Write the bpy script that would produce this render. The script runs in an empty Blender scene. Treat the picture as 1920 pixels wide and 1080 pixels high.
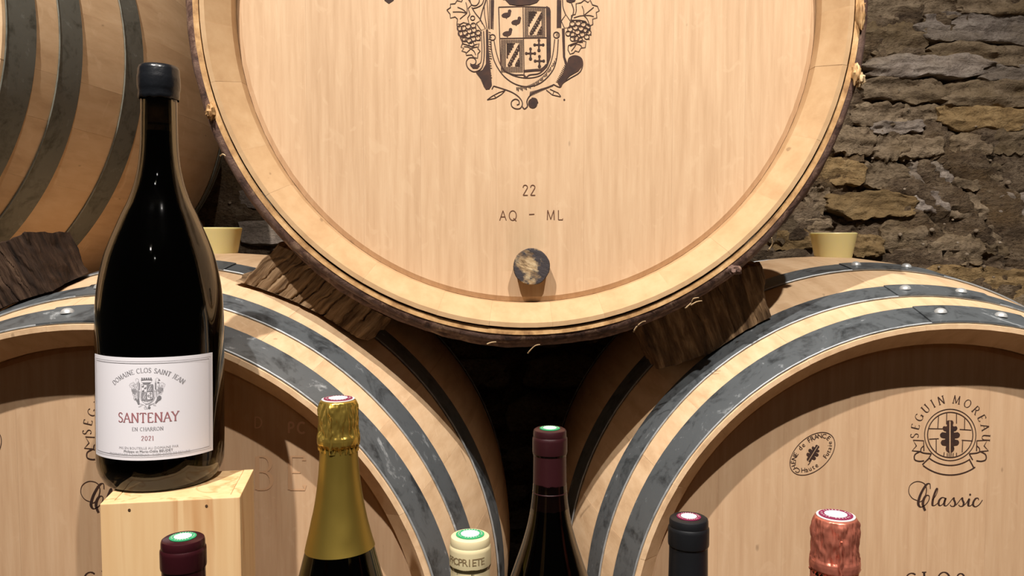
import bpy, bmesh, math, random
from mathutils import Vector, Matrix, noise
random.seed(7)
R = math.radians
sin, cos, pi, sqrt = math.sin, math.cos, math.pi, math.sqrt
COL = bpy.context.scene.collection

# ------------------------------------------------------------------ camera, world, lights
CAMZ = 0.95
F = 1550.0
PITCH = R(3.3)
cam_d = bpy.data.cameras.new('camera')
cam_d.sensor_width = 36.0
cam_d.lens = F / 1920.0 * 36.0
cam_d.clip_start = 0.02
cam = bpy.data.objects.new('camera', cam_d)
cam.location = (0, 0, CAMZ)
cam.rotation_euler = (R(90) - PITCH, 0, 0)
COL.objects.link(cam)
bpy.context.scene.camera = cam

vs = bpy.context.scene.view_settings
vs.view_transform = 'Standard'
vs.look = 'None'
vs.exposure = 0.0
vs.gamma = 1.0
vs.use_curve_mapping = False

world = bpy.data.worlds.new('cellar_air')
bpy.context.scene.world = world
world.use_nodes = True
bg = world.node_tree.nodes['Background']
bg.inputs[0].default_value = (1.0, 0.88, 0.76, 1)
bg.inputs[1].default_value = 0.014

def lamp(name, loc, target, power, size, angle, blend=0.6, color=(1.0, 0.93, 0.86)):
    d = bpy.data.lights.new(name, 'SPOT')
    d.energy = power
    d.shadow_soft_size = size
    d.spot_size = R(angle)
    d.spot_blend = blend
    d.color = color
    o = bpy.data.objects.new(name, d)
    o.location = loc
    v = Vector(target) - Vector(loc)
    o.rotation_euler = v.to_track_quat('-Z', 'Y').to_euler()
    COL.objects.link(o)
    return o
lamp('ceiling_spot_lamp', (0.55, -0.62, 3.20), (0.58, 1.0, 0.72), 375, 0.018, 62, 1.0)
lamp('ceiling_spot_lamp', (-0.545, -0.30, 2.68), (-0.35, 1.0, 0.80), 262, 0.016, 100, 0.9)
lamp('ceiling_spot_lamp', (-0.25, -1.3, 2.4), (0, 1.0, 0.9), 2.2, 0.03, 100)
lamp('ceiling_spot_lamp', (0.25, -1.9, 2.4), (0.1, 1.0, 0.9), 2.2, 0.03, 100)

def P(px, py, Y):
    u, v = (px - 960) / F, (540 - py) / F
    d = Vector((u, cos(PITCH) + v * sin(PITCH), v * cos(PITCH) - sin(PITCH)))
    d *= Y / d.y
    return Vector((d.x, d.y, d.z + CAMZ))

# ------------------------------------------------------------------ helpers
def tag(o, label=None, cat=None, group=None, kind=None):
    if label: o['label'] = label
    if cat: o['category'] = cat
    if group: o['group'] = group
    if kind: o['kind'] = kind
    return o

def empty(name, loc, rotz=0.0, parent=None):
    o = bpy.data.objects.new(name, None)
    o.empty_display_size = 0.02
    o.location = loc
    o.rotation_euler = (0, 0, rotz)
    if parent: o.parent = parent
    COL.objects.link(o)
    return o

def mk(name, verts, faces, mat, parent=None, loc=(0, 0, 0), smooth=None, recalc=True, rot=None):
    me = bpy.data.meshes.new(name)
    me.from_pydata([tuple(v) for v in verts], [], faces)
    if recalc:
        bm = bmesh.new(); bm.from_mesh(me)
        bmesh.ops.recalc_face_normals(bm, faces=bm.faces)
        bm.to_mesh(me); bm.free()
    if smooth is not None:
        me.polygons.foreach_set('use_smooth', [True] * len(me.polygons))
        me.set_sharp_from_angle(angle=R(smooth))
    me.update()
    o = bpy.data.objects.new(name, me)
    if mat: me.materials.append(mat)
    if parent: o.parent = parent
    o.location = loc
    if rot: o.rotation_euler = rot
    COL.objects.link(o)
    return o

def lathe(prof, seg=48, mod=None):
    """prof: (r, z) list from axis to axis (or closed when closed loops are wanted)."""
    V, Fc, rings = [], [], []
    for (r, z) in prof:
        if r < 1e-6:
            rings.append([len(V)]); V.append((0, 0, z))
        else:
            ring = []
            for i in range(seg):
                a = 2 * pi * i / seg
                rr, zz = (r, z) if mod is None else mod(r, z, a)
                ring.append(len(V)); V.append((rr * cos(a), rr * sin(a), zz))
            rings.append(ring)
    for a, b in zip(rings, rings[1:]):
        if len(a) == 1 and len(b) == 1: continue
        for i in range(seg):
            j = (i + 1) % seg
            if len(a) == 1: Fc.append((a[0], b[i], b[j]))
            elif len(b) == 1: Fc.append((a[i], a[j], b[0]))
            else: Fc.append((a[i], a[j], b[j], b[i]))
    return V, Fc

def box(x0, x1, y0, y1, z0, z1):
    V = [(x, y, z) for z in (z0, z1) for y in (y0, y1) for x in (x0, x1)]
    Fc = [(0, 2, 3, 1), (4, 5, 7, 6), (0, 1, 5, 4), (2, 6, 7, 3), (0, 4, 6, 2), (1, 3, 7, 5)]
    return V, Fc

def mkbox(name, b, mat, parent=None, bevel=0.0, loc=(0, 0, 0)):
    V, Fc = box(*b)
    me = bpy.data.meshes.new(name)
    me.from_pydata(V, [], Fc)
    bm = bmesh.new(); bm.from_mesh(me)
    bmesh.ops.recalc_face_normals(bm, faces=bm.faces)
    if bevel:
        bmesh.ops.bevel(bm, geom=list(bm.edges), offset=bevel, segments=2, affect='EDGES', profile=0.5)
    bm.to_mesh(me); bm.free()
    me.materials.append(mat)
    o = bpy.data.objects.new(name, me)
    o.location = loc
    if parent: o.parent = parent
    COL.objects.link(o)
    return o

def hexa(name, c, mat, parent):
    """eight corners: front BL BR TR TL then back BL BR TR TL"""
    Fc = [(0, 1, 2, 3), (5, 4, 7, 6), (4, 0, 3, 7), (1, 5, 6, 2), (3, 2, 6, 7), (4, 5, 1, 0)]
    return mk(name, c, Fc, mat, parent)

def fn(x, y, z, oct=3):
    return noise.fractal(Vector((x, y, z)), 1.0, 2.0, oct)

# ------------------------------------------------------------------ materials
def srgb(r, g, b):
    f = lambda c: ((c / 255 + 0.055) / 1.055) ** 2.4 if c > 10 else c / 255 / 12.92
    return (f(r), f(g), f(b), 1)

class NT:
    def __init__(s, name):
        s.m = bpy.data.materials.new(name); s.m.use_nodes = True
        s.t = s.m.node_tree; s.n = s.t.nodes; s.l = s.t.links
        s.b = s.n['Principled BSDF']
    def node(s, kind, **kw):
        n = s.n.new(kind)
        for k, v in kw.items(): setattr(n, k, v)
        return n
    def coord(s, scale, rot=(0, 0, 0), perobj=True):
        tc = s.node('ShaderNodeTexCoord'); mp = s.node('ShaderNodeMapping')
        src = tc.outputs['Object']
        if any(rot):
            m0 = s.node('ShaderNodeMapping'); s.l.new(src, m0.inputs[0]); m0.inputs['Rotation'].default_value = rot; src = m0.outputs[0]
        s.l.new(src, mp.inputs[0])
        mp.inputs['Scale'].default_value = scale
        if perobj:
            oi = s.node('ShaderNodeObjectInfo'); mu = s.node('ShaderNodeVectorMath', operation='SCALE')
            cx = s.node('ShaderNodeCombineXYZ')
            for i in range(3): s.l.new(oi.outputs['Random'], cx.inputs[i])
            s.l.new(cx.outputs[0], mu.inputs[0]); mu.inputs[3].default_value = 37.0
            s.l.new(mu.outputs[0], mp.inputs['Location'])
        return mp.outputs[0]
    def noise(s, vec, scale, detail=4, rough=0.55, dist=0.0):
        n = s.node('ShaderNodeTexNoise')
        s.l.new(vec, n.inputs['Vector'])
        n.inputs['Scale'].default_value = scale; n.inputs['Detail'].default_value = detail
        n.inputs['Roughness'].default_value = rough; n.inputs['Distortion'].default_value = dist
        return n.outputs[0]
    def ramp(s, fac, stops):
        r = s.node('ShaderNodeValToRGB'); s.l.new(fac, r.inputs[0])
        e = r.color_ramp.elements
        e[0].position, e[0].color = stops[0]; e[1].position, e[1].color = stops[-1]
        for p, c in stops[1:-1]:
            q = e.new(p); q.color = c
        return r.outputs[0]
    def mix(s, fac, a, b, mode='MIX'):
        m = s.node('ShaderNodeMix', data_type='RGBA', blend_type=mode)
        if isinstance(fac, (int, float)): m.inputs[0].default_value = fac
        else: s.l.new(fac, m.inputs[0])
        for i, v in ((6, a), (7, b)):
            if isinstance(v, tuple): m.inputs[i].default_value = v
            else: s.l.new(v, m.inputs[i])
        return m.outputs[2]
    def math(s, op, a, b=0.0, clamp=False):
        m = s.node('ShaderNodeMath', operation=op, use_clamp=clamp)
        for i, v in ((0, a), (1, b)):
            if isinstance(v, (int, float)): m.inputs[i].default_value = v
            else: s.l.new(v, m.inputs[i])
        return m.outputs[0]
    def bump(s, h, strength, dist):
        b = s.node('ShaderNodeBump'); b.inputs['Strength'].default_value = strength
        b.inputs['Distance'].default_value = dist
        s.l.new(h, b.inputs['Height']); s.l.new(b.outputs[0], s.b.inputs['Normal'])
    def tone(s, col, lo, hi):
        oi = s.node('ShaderNodeObjectInfo')
        mr = s.node('ShaderNodeMapRange'); s.l.new(oi.outputs['Random'], mr.inputs[0])
        mr.inputs[3].default_value = lo; mr.inputs[4].default_value = hi
        hv = s.node('ShaderNodeHueSaturation'); s.l.new(mr.outputs[0], hv.inputs['Value'])
        s.l.new(col, hv.inputs['Color'])
        return hv.outputs[0]
    def out(s, col=None, rough=0.6, metal=0.0, spec=None):
        if col is not None:
            if isinstance(col, tuple): s.b.inputs['Base Color'].default_value = col
            else: s.l.new(col, s.b.inputs['Base Color'])
        if isinstance(rough, (int, float)): s.b.inputs['Roughness'].default_value = rough
        else: s.l.new(rough, s.b.inputs['Roughness'])
        s.b.inputs['Metallic'].default_value = metal
        if spec is not None: s.b.inputs['Specular IOR Level'].default_value = spec
        return s.m

def oak(name, dark, mid, light, scale, tone=(0.93, 1.05), flecks=0.35, stain=None, rough=0.62, flscale=None, bump=0.25):
    t = NT(name)
    v = t.coord(scale)
    g = t.noise(v, 1.0, 6, 0.62)
    c = t.ramp(g, [(0.30, dark), (0.50, mid), (0.72, light)])
    v2 = t.coord(tuple(x * 0.12 for x in scale))
    c = t.mix(t.math('MULTIPLY', t.noise(v2, 1.0, 2), 0.45), c, mid)
    if flecks:                                   # pale medullary flecks of quarter-sawn oak
        v3 = t.coord(flscale or (55, 55, 26), (0.3, 0.2, 0.9))
        f = t.noise(v3, 1.0, 3, 0.5, 1.6)
        fm = t.ramp(f, [(0.60, (0, 0, 0, 1)), (0.68, (1, 1, 1, 1))])
        c = t.mix(t.math('MULTIPLY', fm, flecks), c, light)
        v4 = t.coord((7, 7, 5)); p = t.noise(v4, 1.0, 5, 0.6)
        c = t.mix(t.math('MULTIPLY', t.ramp(p, [(0.55, (0, 0, 0, 1)), (0.8, (1, 1, 1, 1))]), 0.35), c, dark)
    v5 = t.coord((1, 1, 0.45)) if scale[2] < scale[0] else t.coord((1, 0.45, 1))
    sp5 = t.noise(v5, 68, 2, 0.4)
    c = t.mix(t.math('MULTIPLY', t.ramp(sp5, [(0.765, (0, 0, 0, 1)), (0.80, (1, 1, 1, 1))]), 0.55), c, tuple(x * 0.45 for x in dark[:3]) + (1,))
    c = t.tone(c, *tone)
    if stain:                                    # (x, z, half width, z top, z bottom) grey-green drip on the head
        tc = t.node('ShaderNodeTexCoord'); sp = t.node('ShaderNodeSeparateXYZ'); t.l.new(tc.outputs['Object'], sp.inputs[0])
        sx, hw, zt, zb = stain
        nz = t.noise(tc.outputs['Object'], 60.0, 3)
        ax = t.math('ABSOLUTE', t.math('SUBTRACT', sp.outputs[0], sx))
        ax = t.math('ADD', ax, t.math('MULTIPLY', t.math('SUBTRACT', nz, 0.5), 0.02))
        mx = t.math('SUBTRACT', 1.0, t.math('DIVIDE', ax, hw), True)
        mz = t.math('MULTIPLY', t.math('DIVIDE', t.math('SUBTRACT', zt, sp.outputs[2]), zt - zb, True),
                    t.math('GREATER_THAN', sp.outputs[2], zb))
        c = t.mix(t.math('MULTIPLY', t.math('MULTIPLY', mx, mz, True), 0.55, True), c, srgb(150, 128, 95))
    t.bump(g, bump, 0.0012)
    return t.out(c, rough, spec=0.3)

HD, HM, HL = srgb(198, 150, 104), srgb(216, 172, 126), srgb(232, 194, 150)
M = {}
M['head_up'] = oak('oak_head_upper', srgb(181, 148, 114), srgb(194, 162, 128), srgb(204, 175, 141), (150, 150, 9), (0.98, 1.02),
                   stain=(0.0, 0.030, -0.195, -0.285))
M['head_lo'] = oak('oak_head_lower', srgb(186, 150, 116), srgb(197, 163, 128), srgb(206, 174, 140), (130, 130, 8), (0.96, 1.03))
M['stave'] = oak('oak_stave', srgb(190, 155, 118), srgb(211, 178, 140), srgb(224, 194, 158), (60, 7, 60), (0.95, 1.04), 0.4, flscale=(26, 60, 26))
M['chime'] = oak('oak_stave_upper', srgb(170, 136, 98), srgb(184, 151, 112), srgb(195, 164, 126), (38, 30, 38), (0.985, 1.015), 0.15, flscale=(26, 60, 26))
M['stave_dull'] = oak('oak_stave_dull', srgb(184, 150, 114), srgb(205, 172, 134), srgb(218, 188, 152), (40, 6, 40), (0.94, 1.04), 0.4, flscale=(20, 30, 20))

def steel(name, a, b, c, rough=0.42):
    t = NT(name)
    v = t.coord((1, 1, 1))
    g = t.noise(v, 26, 5, 0.65, 0.8)
    g2 = t.noise(v, 160, 3, 0.6)
    m = t.math('ADD', t.math('MULTIPLY', g, 0.8), t.math('MULTIPLY', g2, 0.2))
    col = t.ramp(m, [(0.36, a), (0.50, b), (0.60, b), (0.70, c)])
    t.bump(g2, 0.25, 0.0006)
    return t.out(col, t.math('ADD', t.math('MULTIPLY', g, 0.3), rough - 0.08), 0.5)
M['steel'] = steel('galvanised_steel', srgb(66, 69, 71), srgb(106, 111, 114), srgb(192, 197, 200))
M['steel_dark'] = steel('tarnished_steel', srgb(84, 84, 76), srgb(112, 112, 104), srgb(140, 142, 136), 0.55)
M['edge'] = steel('worn_steel_edge', srgb(130, 134, 136), srgb(168, 172, 174), srgb(215, 218, 220), 0.4)
M['edge_dull'] = steel('dull_steel_edge', srgb(96, 96, 88), srgb(122, 122, 112), srgb(160, 160, 150), 0.5)
M['rivet'] = steel('bright_steel', srgb(170, 172, 172), srgb(205, 206, 204), srgb(230, 230, 226), 0.3)

def simple(name, col, rough=0.5, metal=0.0, bump=None, spec=None, var=None):
    t = NT(name)
    c = col
    if var:
        v = t.coord((1, 1, 1)); c = t.ramp(t.noise(v, var[1], 4), [(0.35, col), (0.7, var[0])])
    if bump:
        v = t.coord((1, 1, 1)); t.bump(t.noise(v, bump[0], 4), bump[1], bump[2])
    return t.out(c, rough, metal, spec)

def barky():
    t = NT('chestnut_bark')
    v = t.coord((1, 1, 1))
    g = t.noise(v, 70, 6, 0.65, 0.6); g2 = t.noise(v, 14, 3)
    c = t.ramp(g, [(0.34, srgb(52, 34, 28)), (0.5, srgb(98, 70, 58)), (0.62, srgb(132, 104, 86)), (0.75, srgb(184, 156, 120))])
    c = t.mix(t.ramp(g2, [(0.5, (0, 0, 0, 1)), (0.66, (1, 1, 1, 1))]), c, srgb(112, 88, 78))
    t.bump(g, 0.8, 0.002)
    return t.out(c, 0.8)
M['bark'] = barky()
M['split'] = oak('split_chestnut', srgb(120, 84, 54), srgb(186, 146, 98), srgb(222, 188, 140), (60, 60, 60), (0.9, 1.05), 0.0)

def oldwood(name, a, b, c, scale, rot):
    t = NT(name)
    v = t.coord(scale, rot)
    g = t.noise(v, 1.0, 7, 0.65, 0.3)
    col = t.ramp(g, [(0.30, a), (0.5, b), (0.72, c)])
    t.bump(g, 0.9, 0.004)
    return t.out(col, 0.85, spec=0.2)
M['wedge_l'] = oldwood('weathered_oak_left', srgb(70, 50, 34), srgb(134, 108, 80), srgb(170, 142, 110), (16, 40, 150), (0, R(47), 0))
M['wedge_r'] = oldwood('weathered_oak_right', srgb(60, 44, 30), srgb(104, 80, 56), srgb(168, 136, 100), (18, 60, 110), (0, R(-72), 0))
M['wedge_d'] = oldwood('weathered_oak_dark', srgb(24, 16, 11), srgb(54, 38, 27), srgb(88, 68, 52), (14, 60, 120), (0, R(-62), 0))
M['timber'] = oldwood('timber', srgb(70, 52, 36), srgb(110, 84, 60), srgb(140, 112, 84), (6, 60, 60), (0, 0, 0))

def pine(name, tone=(0.98, 1.03)):
    t = NT(name)
    v = t.coord((38, 38, 1.6))
    g = t.noise(v, 1.0, 3, 0.5, 0.5)
    c = t.ramp(g, [(0.34, srgb(226, 186, 134)), (0.52, srgb(232, 196, 146)), (0.585, srgb(206, 156, 104)), (0.63, srgb(230, 192, 142)), (0.8, srgb(236, 204, 156))])
    v2 = t.coord((150, 150, 8))
    c = t.mix(0.15, c, t.ramp(t.noise(v2, 1.0, 3), [(0.3, srgb(200, 150, 100)), (0.7, srgb(244, 214, 168))]))
    return t.out(t.tone(c, *tone), 0.55, spec=0.35)
M['pine'] = pine('pine_board')

M['ink'] = simple('burnt_brand', srgb(42, 22, 13), 0.8, var=(srgb(64, 36, 21), 120))
M['ink_thin'] = simple('laser_brand', srgb(88, 52, 28), 0.8)
M['ghost'] = simple('faded_brand', srgb(194, 154, 116), 0.8)
M['chalk'] = simple('chalk', srgb(226, 190, 158), 0.9)
M['print_grey'] = simple('print_grey', srgb(128, 126, 130), 0.6)
M['print_dark'] = simple('print_dark', srgb(92, 90, 94), 0.6)
M['print_pale'] = simple('print_pale', srgb(176, 174, 178), 0.6)
M['print_rose'] = simple('print_rose', srgb(164, 108, 112), 0.6)
M['paper'] = simple('label_paper', srgb(236, 233, 238), 0.55, bump=(900, 0.1, 0.0002))
M['wax'] = simple('black_wax', srgb(22, 24, 28), 0.28, bump=(90, 0.35, 0.002))
M['cork'] = simple('cork', srgb(150, 116, 76), 0.9, var=(srgb(110, 80, 50), 300))
M['wine'] = simple('red_wine', (0.0012, 0.0006, 0.0006, 1), 0.15, spec=0.1)
M['white_wine'] = simple('pale_wine', (0.05, 0.04, 0.01, 1), 0.15, spec=0.2)
M['cap_maroon'] = simple('maroon_foil', srgb(60, 22, 28), 0.30, 0.3, bump=(220, 0.15, 0.0006))
M['cap_purple'] = simple('wine_red_foil', srgb(50, 19, 23), 0.38, 0.1, bump=(220, 0.15, 0.0006))
M['cap_cream'] = simple('cream_foil', srgb(214, 200, 158), 0.45, 0.0, bump=(160, 0.12, 0.0006))
M['cap_black'] = simple('black_foil', srgb(26, 27, 30), 0.42, 0.2, bump=(220, 0.15, 0.0006))
M['gold'] = simple('gold_foil', srgb(204, 172, 82), 0.28, 0.85, bump=(260, 0.12, 0.0006))
M['gold_matt'] = simple('matt_gold_foil', srgb(178, 152, 72), 0.42, 0.9, bump=(500, 0.08, 0.0004))
M['rose'] = simple('copper_foil', srgb(206, 122, 100), 0.30, 0.6, bump=(260, 0.12, 0.0006))
M['green'] = simple('green_seal', srgb(30, 150, 96), 0.4)
M['pale_seal'] = simple('pale_seal', srgb(222, 236, 232), 0.4, var=(srgb(196, 214, 210), 500))
M['purple'] = simple('purple_seal', srgb(124, 34, 72), 0.4)
M['white_seal'] = simple('white_seal', srgb(238, 230, 226), 0.4)
M['embossed'] = simple('cap_lettering', srgb(128, 108, 76), 0.6)
M['nail'] = simple('nail', srgb(110, 84, 62), 0.5, 0.6)
M['iron'] = simple('dark_iron', srgb(60, 60, 62), 0.5, 0.8)
M['fibre'] = simple('bark_fibre', srgb(206, 178, 136), 0.8)

def glass(name, tint):
    t = NT(name)
    t.b.inputs['Transmission Weight'].default_value = 1.0
    t.b.inputs['IOR'].default_value = 1.5
    return t.out(tint, 0.05)
M['glass_dark'] = glass('dark_bottle_glass', (0.16, 0.15, 0.11, 1))
M['glass_green'] = glass('green_bottle_glass', (0.16, 0.20, 0.08, 1))

def bungmat():
    t = NT('silicone_bung')
    t.b.inputs['Subsurface Weight'].default_value = 0.4
    t.b.inputs['Subsurface Radius'].default_value = (0.02, 0.015, 0.005)
    t.b.inputs['Subsurface Scale'].default_value = 0.5
    return t.out(srgb(216, 204, 146), 0.4)
M['bung'] = bungmat()

def plugmat():
    t = NT('wine_stained_plug')
    v = t.coord((70, 30, 190), (0, R(-24), 0), False)
    g = t.noise(v, 1.0, 5, 0.6)
    v2 = t.coord((1, 1, 1), (0, 0, 0), False)
    g2 = t.noise(v2, 52, 4, 0.6)
    c = t.ramp(g, [(0.36, srgb(96, 72, 46)), (0.5, srgb(160, 134, 98)), (0.66, srgb(200, 178, 140))])
    c = t.mix(t.ramp(t.math('ADD', t.math('MULTIPLY', g2, 0.7), t.math('MULTIPLY', g, 0.3)),
                     [(0.44, (0, 0, 0, 1)), (0.52, (1, 1, 1, 1))]), c, srgb(52, 46, 48))
    t.bump(g, 0.7, 0.002)
    return t.out(c, 0.8)
M['plug'] = plugmat()

def stone(name, cols, tone=(0.8, 1.15), bumps=(1.0, 0.010)):
    t = NT(name)
    v = t.coord((1, 1, 1.9))
    g = t.noise(v, 22, 8, 0.68, 0.4)
    g2 = t.noise(v, 4.5, 4, 0.6)
    g3 = t.noise(v, 120, 4, 0.7)
    c = t.ramp(g, [(0.30, cols[0]), (0.48, cols[1]), (0.70, cols[2])])
    c = t.mix(t.ramp(g2, [(0.44, (0, 0, 0, 1)), (0.68, (1, 1, 1, 1))]), c, cols[3])
    c = t.mix(t.ramp(g3, [(0.34, (0.75, 0.75, 0.75, 1)), (0.5, (0, 0, 0, 1))]), c, cols[0])
    h = t.math('ADD', g, t.math('MULTIPLY', g3, 0.35))
    t.bump(h, *bumps)
    return t.out(t.tone(c, *tone), 0.92, spec=0.15)
M['stone_brown'] = stone('brown_stone', [srgb(84, 70, 54), srgb(132, 115, 94), srgb(160, 142, 118), srgb(116, 98, 72)])
M['stone_grey'] = stone('grey_stone', [srgb(104, 93, 84), srgb(146, 134, 124), srgb(174, 163, 152), srgb(134, 120, 102)])
M['stone_ochre'] = stone('ochre_stone', [srgb(100, 80, 54), srgb(144, 119, 82), srgb(166, 142, 104), srgb(124, 103, 72)])
M['rubble'] = stone('rubble_mortar', [srgb(58, 46, 36), srgb(110, 93, 75), srgb(150, 132, 110), srgb(110, 88, 60)], (1, 1), (1.0, 0.020))
M['pebble'] = stone('pale_pebble', [srgb(120, 104, 86), srgb(160, 144, 124), srgb(190, 176, 158), srgb(150, 130, 108)])
M['floor'] = stone('cellar_floor', [srgb(60, 50, 40), srgb(96, 84, 70), srgb(124, 110, 94), srgb(88, 74, 58)], (1, 1), (0.6, 0.01))

# ------------------------------------------------------------------ flat print: ribbons, fills and letters in 2-D
class Ink:
    """collects flat shapes in (u, v) and maps them to 3-D with a function"""
    def __init__(s): s.V = []; s.F = []; s.K = []; s.n = 0
    def seal(s): s.n += 1; s.K += [s.n] * (len(s.V) - len(s.K))
    def ribbon(s, pts, w, closed=False, wf=None):
        n = len(pts)
        if n < 2: return
        b = len(s.V)
        for i, (x, y) in enumerate(pts):
            if closed: p, q = pts[(i - 1) % n], pts[(i + 1) % n]
            else: p, q = pts[max(i - 1, 0)], pts[min(i + 1, n - 1)]
            dx, dy = q[0] - p[0], q[1] - p[1]
            L = math.hypot(dx, dy) or 1e-9
            dx /= L; dy /= L
            ww = w * (wf(dx, dy, i / (n - 1)) if wf else 1.0) / 2
            s.V.append((x - dy * ww, y + dx * ww)); s.V.append((x + dy * ww, y - dx * ww))
        for i in range(n if closed else n - 1):
            j = (i + 1) % n
            s.F.append((b + 2 * i, b + 2 * i + 1, b + 2 * j + 1, b + 2 * j))
        s.seal()
    def fill(s, pts):
        b = len(s.V); s.V += list(pts); s.F.append(tuple(range(b, b + len(pts)))); s.seal()
    def disc(s, cx, cy, rx, ry=None, rot=0, n=14):
        ry = ry or rx
        s.fill([(cx + rx * cos(a) * cos(rot) - ry * sin(a) * sin(rot), cy + rx * cos(a) * sin(rot) + ry * sin(a) * cos(rot))
                for a in [2 * pi * i / n for i in range(n)]])
    def ring(s, cx, cy, r, w, ry=None, rot=0, n=48):
        ry = ry or r
        s.ribbon([(cx + r * cos(a) * cos(rot) - ry * sin(a) * sin(rot), cy + r * cos(a) * sin(rot) + ry * sin(a) * cos(rot))
                  for a in [2 * pi * i / n for i in range(n)]], w, True)
    def mapped(s, f):
        o = Ink(); o.V = [f(*p) for p in s.V]; o.F = list(s.F); o.K = list(s.K); o.n = s.n; return o
    def add(s, o):
        b = len(s.V); s.V += o.V; s.F += [tuple(b + i for i in f) for f in o.F]
        s.K += [s.n + q for q in o.K]; s.n += o.n
    def build(s, name, mat, parent, f3, lift=False):
        W = [Vector(f3(*p)) for p in s.V]
        if lift and s.K:
            for w, q in zip(W, s.K): w.y -= q * 2.5e-7
        return mk(name, W, s.F, mat, parent, recalc=False)

def crom(pts, n=6, closed=False):
    out = []
    m = len(pts)
    rng = range(m if closed else m - 1)
    for i in rng:
        if closed: p0, p1, p2, p3 = pts[i - 1], pts[i], pts[(i + 1) % m], pts[(i + 2) % m]
        else: p0, p1, p2, p3 = pts[max(i - 1, 0)], pts[i], pts[i + 1], pts[min(i + 2, m - 1)]
        for k in range(n):
            t = k / n
            out.append(tuple(0.5 * (2 * p1[a] + (p2[a] - p0[a]) * t + (2 * p0[a] - 5 * p1[a] + 4 * p2[a] - p3[a]) * t * t
                                    + (3 * p1[a] - p0[a] - 3 * p2[a] + p3[a]) * t ** 3) for a in (0, 1)))
    if not closed: out.append(tuple(pts[-1]))
    return out

def arc(cx, cy, rx, ry, a0, a1, n=14):
    return [(cx + rx * cos(R(a0 + (a1 - a0) * i / n)), cy + ry * sin(R(a0 + (a1 - a0) * i / n))) for i in range(n + 1)]

# letter skeletons: width, strokes, serif feet (x, y, 'h' or 'v')
GL = {
 'A': (.74, [[(.03, 0), (.37, 1)], [(.37, 1), (.71, 0)], [(.15, .36), (.59, .36)]], [(.03, 0), (.71, 0)]),
 'B': (.64, [[(.12, 0), (.12, 1)], [(.12, 1), (.3, 1)] + arc(.3, .77, .22, .23, 90, -90, 8) + [(.12, .54)], [(.3, .54)] + arc(.3, .27, .26, .27, 90, -90, 8) + [(.12, 0)]], []),
 'C': (.74, [arc(.42, .5, .38, .5, 50, 310)], []),
 'D': (.78, [[(.12, 0), (.12, 1)], [(.12, 1), (.3, 1)] + arc(.3, .5, .42, .5, 90, -90) + [(.12, 0)]], []),
 'E': (.62, [[(.12, 0), (.12, 1)], [(.12, 1), (.54, 1), (.54, .88)], [(.12, .52), (.44, .52)], [(.12, 0), (.56, 0), (.56, .14)]], []),
 'G': (.8, [arc(.42, .5, .38, .5, 50, 340), [(.77, .06), (.77, .42)]], [(.74, .42)]),
 'H': (.8, [[(.12, 0), (.12, 1)], [(.68, 0), (.68, 1)], [(.12, .5), (.68, .5)]], [(.12, 0), (.12, 1), (.68, 0), (.68, 1)]),
 'I': (.34, [[(.17, 0), (.17, 1)]], [(.17, 0), (.17, 1)]),
 'J': (.4, [[(.24, 1), (.24, .1), (.16, -.06), (.04, -.1)]], [(.24, 1)]),
 'L': (.6, [[(.12, 0), (.12, 1)], [(.12, 0), (.56, 0), (.56, .14)]], [(.12, 1)]),
 'M': (.92, [[(.1, 0), (.14, 1)], [(.14, 1), (.46, .05)], [(.46, .05), (.78, 1)], [(.78, 1), (.82, 0)]], [(.1, 0), (.82, 0)]),
 'N': (.82, [[(.12, 0), (.12, 1)], [(.12, 1), (.7, 0)], [(.7, 0), (.7, 1)]], [(.12, 0), (.7, 1)]),
 'O': (.86, [arc(.43, .5, .37, .5, 0, 360, 24)], []),
 'P': (.62, [[(.12, 0), (.12, 1)], [(.12, 1), (.32, 1)] + arc(.32, .74, .24, .26, 90, -90, 8) + [(.12, .48)]], [(.12, 0)]),
 'Q': (.88, [arc(.43, .5, .37, .5, 0, 360, 24), [(.5, .22), (.8, -.08)]], []),
 'R': (.7, [[(.12, 0), (.12, 1)], [(.12, 1), (.3, 1)] + arc(.3, .75, .24, .25, 90, -90, 8) + [(.12, .5)], [(.34, .5), (.66, 0)]], [(.12, 0), (.66, 0)]),
 'S': (.56, [crom([(.48, .86), (.36, .98), (.2, .98), (.08, .82), (.14, .62), (.32, .5), (.48, .34), (.48, .14), (.34, 0), (.18, 0), (.06, .12)], 3)], []),
 'T': (.66, [[(.33, 0), (.33, 1)], [(.04, .86), (.04, 1), (.62, 1), (.62, .86)]], [(.33, 0)]),
 'U': (.8, [[(.12, 1), (.12, .35)] + arc(.4, .33, .28, .33, 180, 360, 10) + [(.68, 1)]], [(.12, 1), (.68, 1)]),
 'Y': (.7, [[(.04, 1), (.35, .48)], [(.35, .48), (.66, 1)], [(.35, .48), (.35, 0)]], [(.35, 0), (.04, 1), (.66, 1)]),
 '2': (.6, [crom([(.08, .76), (.14, .94), (.3, 1), (.46, .92), (.5, .74), (.38, .5), (.08, 0)], 3), [(.08, 0), (.54, 0)]], []),
 '0': (.6, [arc(.3, .5, .24, .5, 0, 360, 18)], []),
 '1': (.36, [[(.06, .84), (.2, 1), (.2, 0)]], [(.2, 0)]),
 '-': (.6, [[(.08, .56), (.5, .56)]], []),
 '.': (.3, [[(.15, 0), (.15, .08)]], []),
 ' ': (.4, [], []),
}
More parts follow.
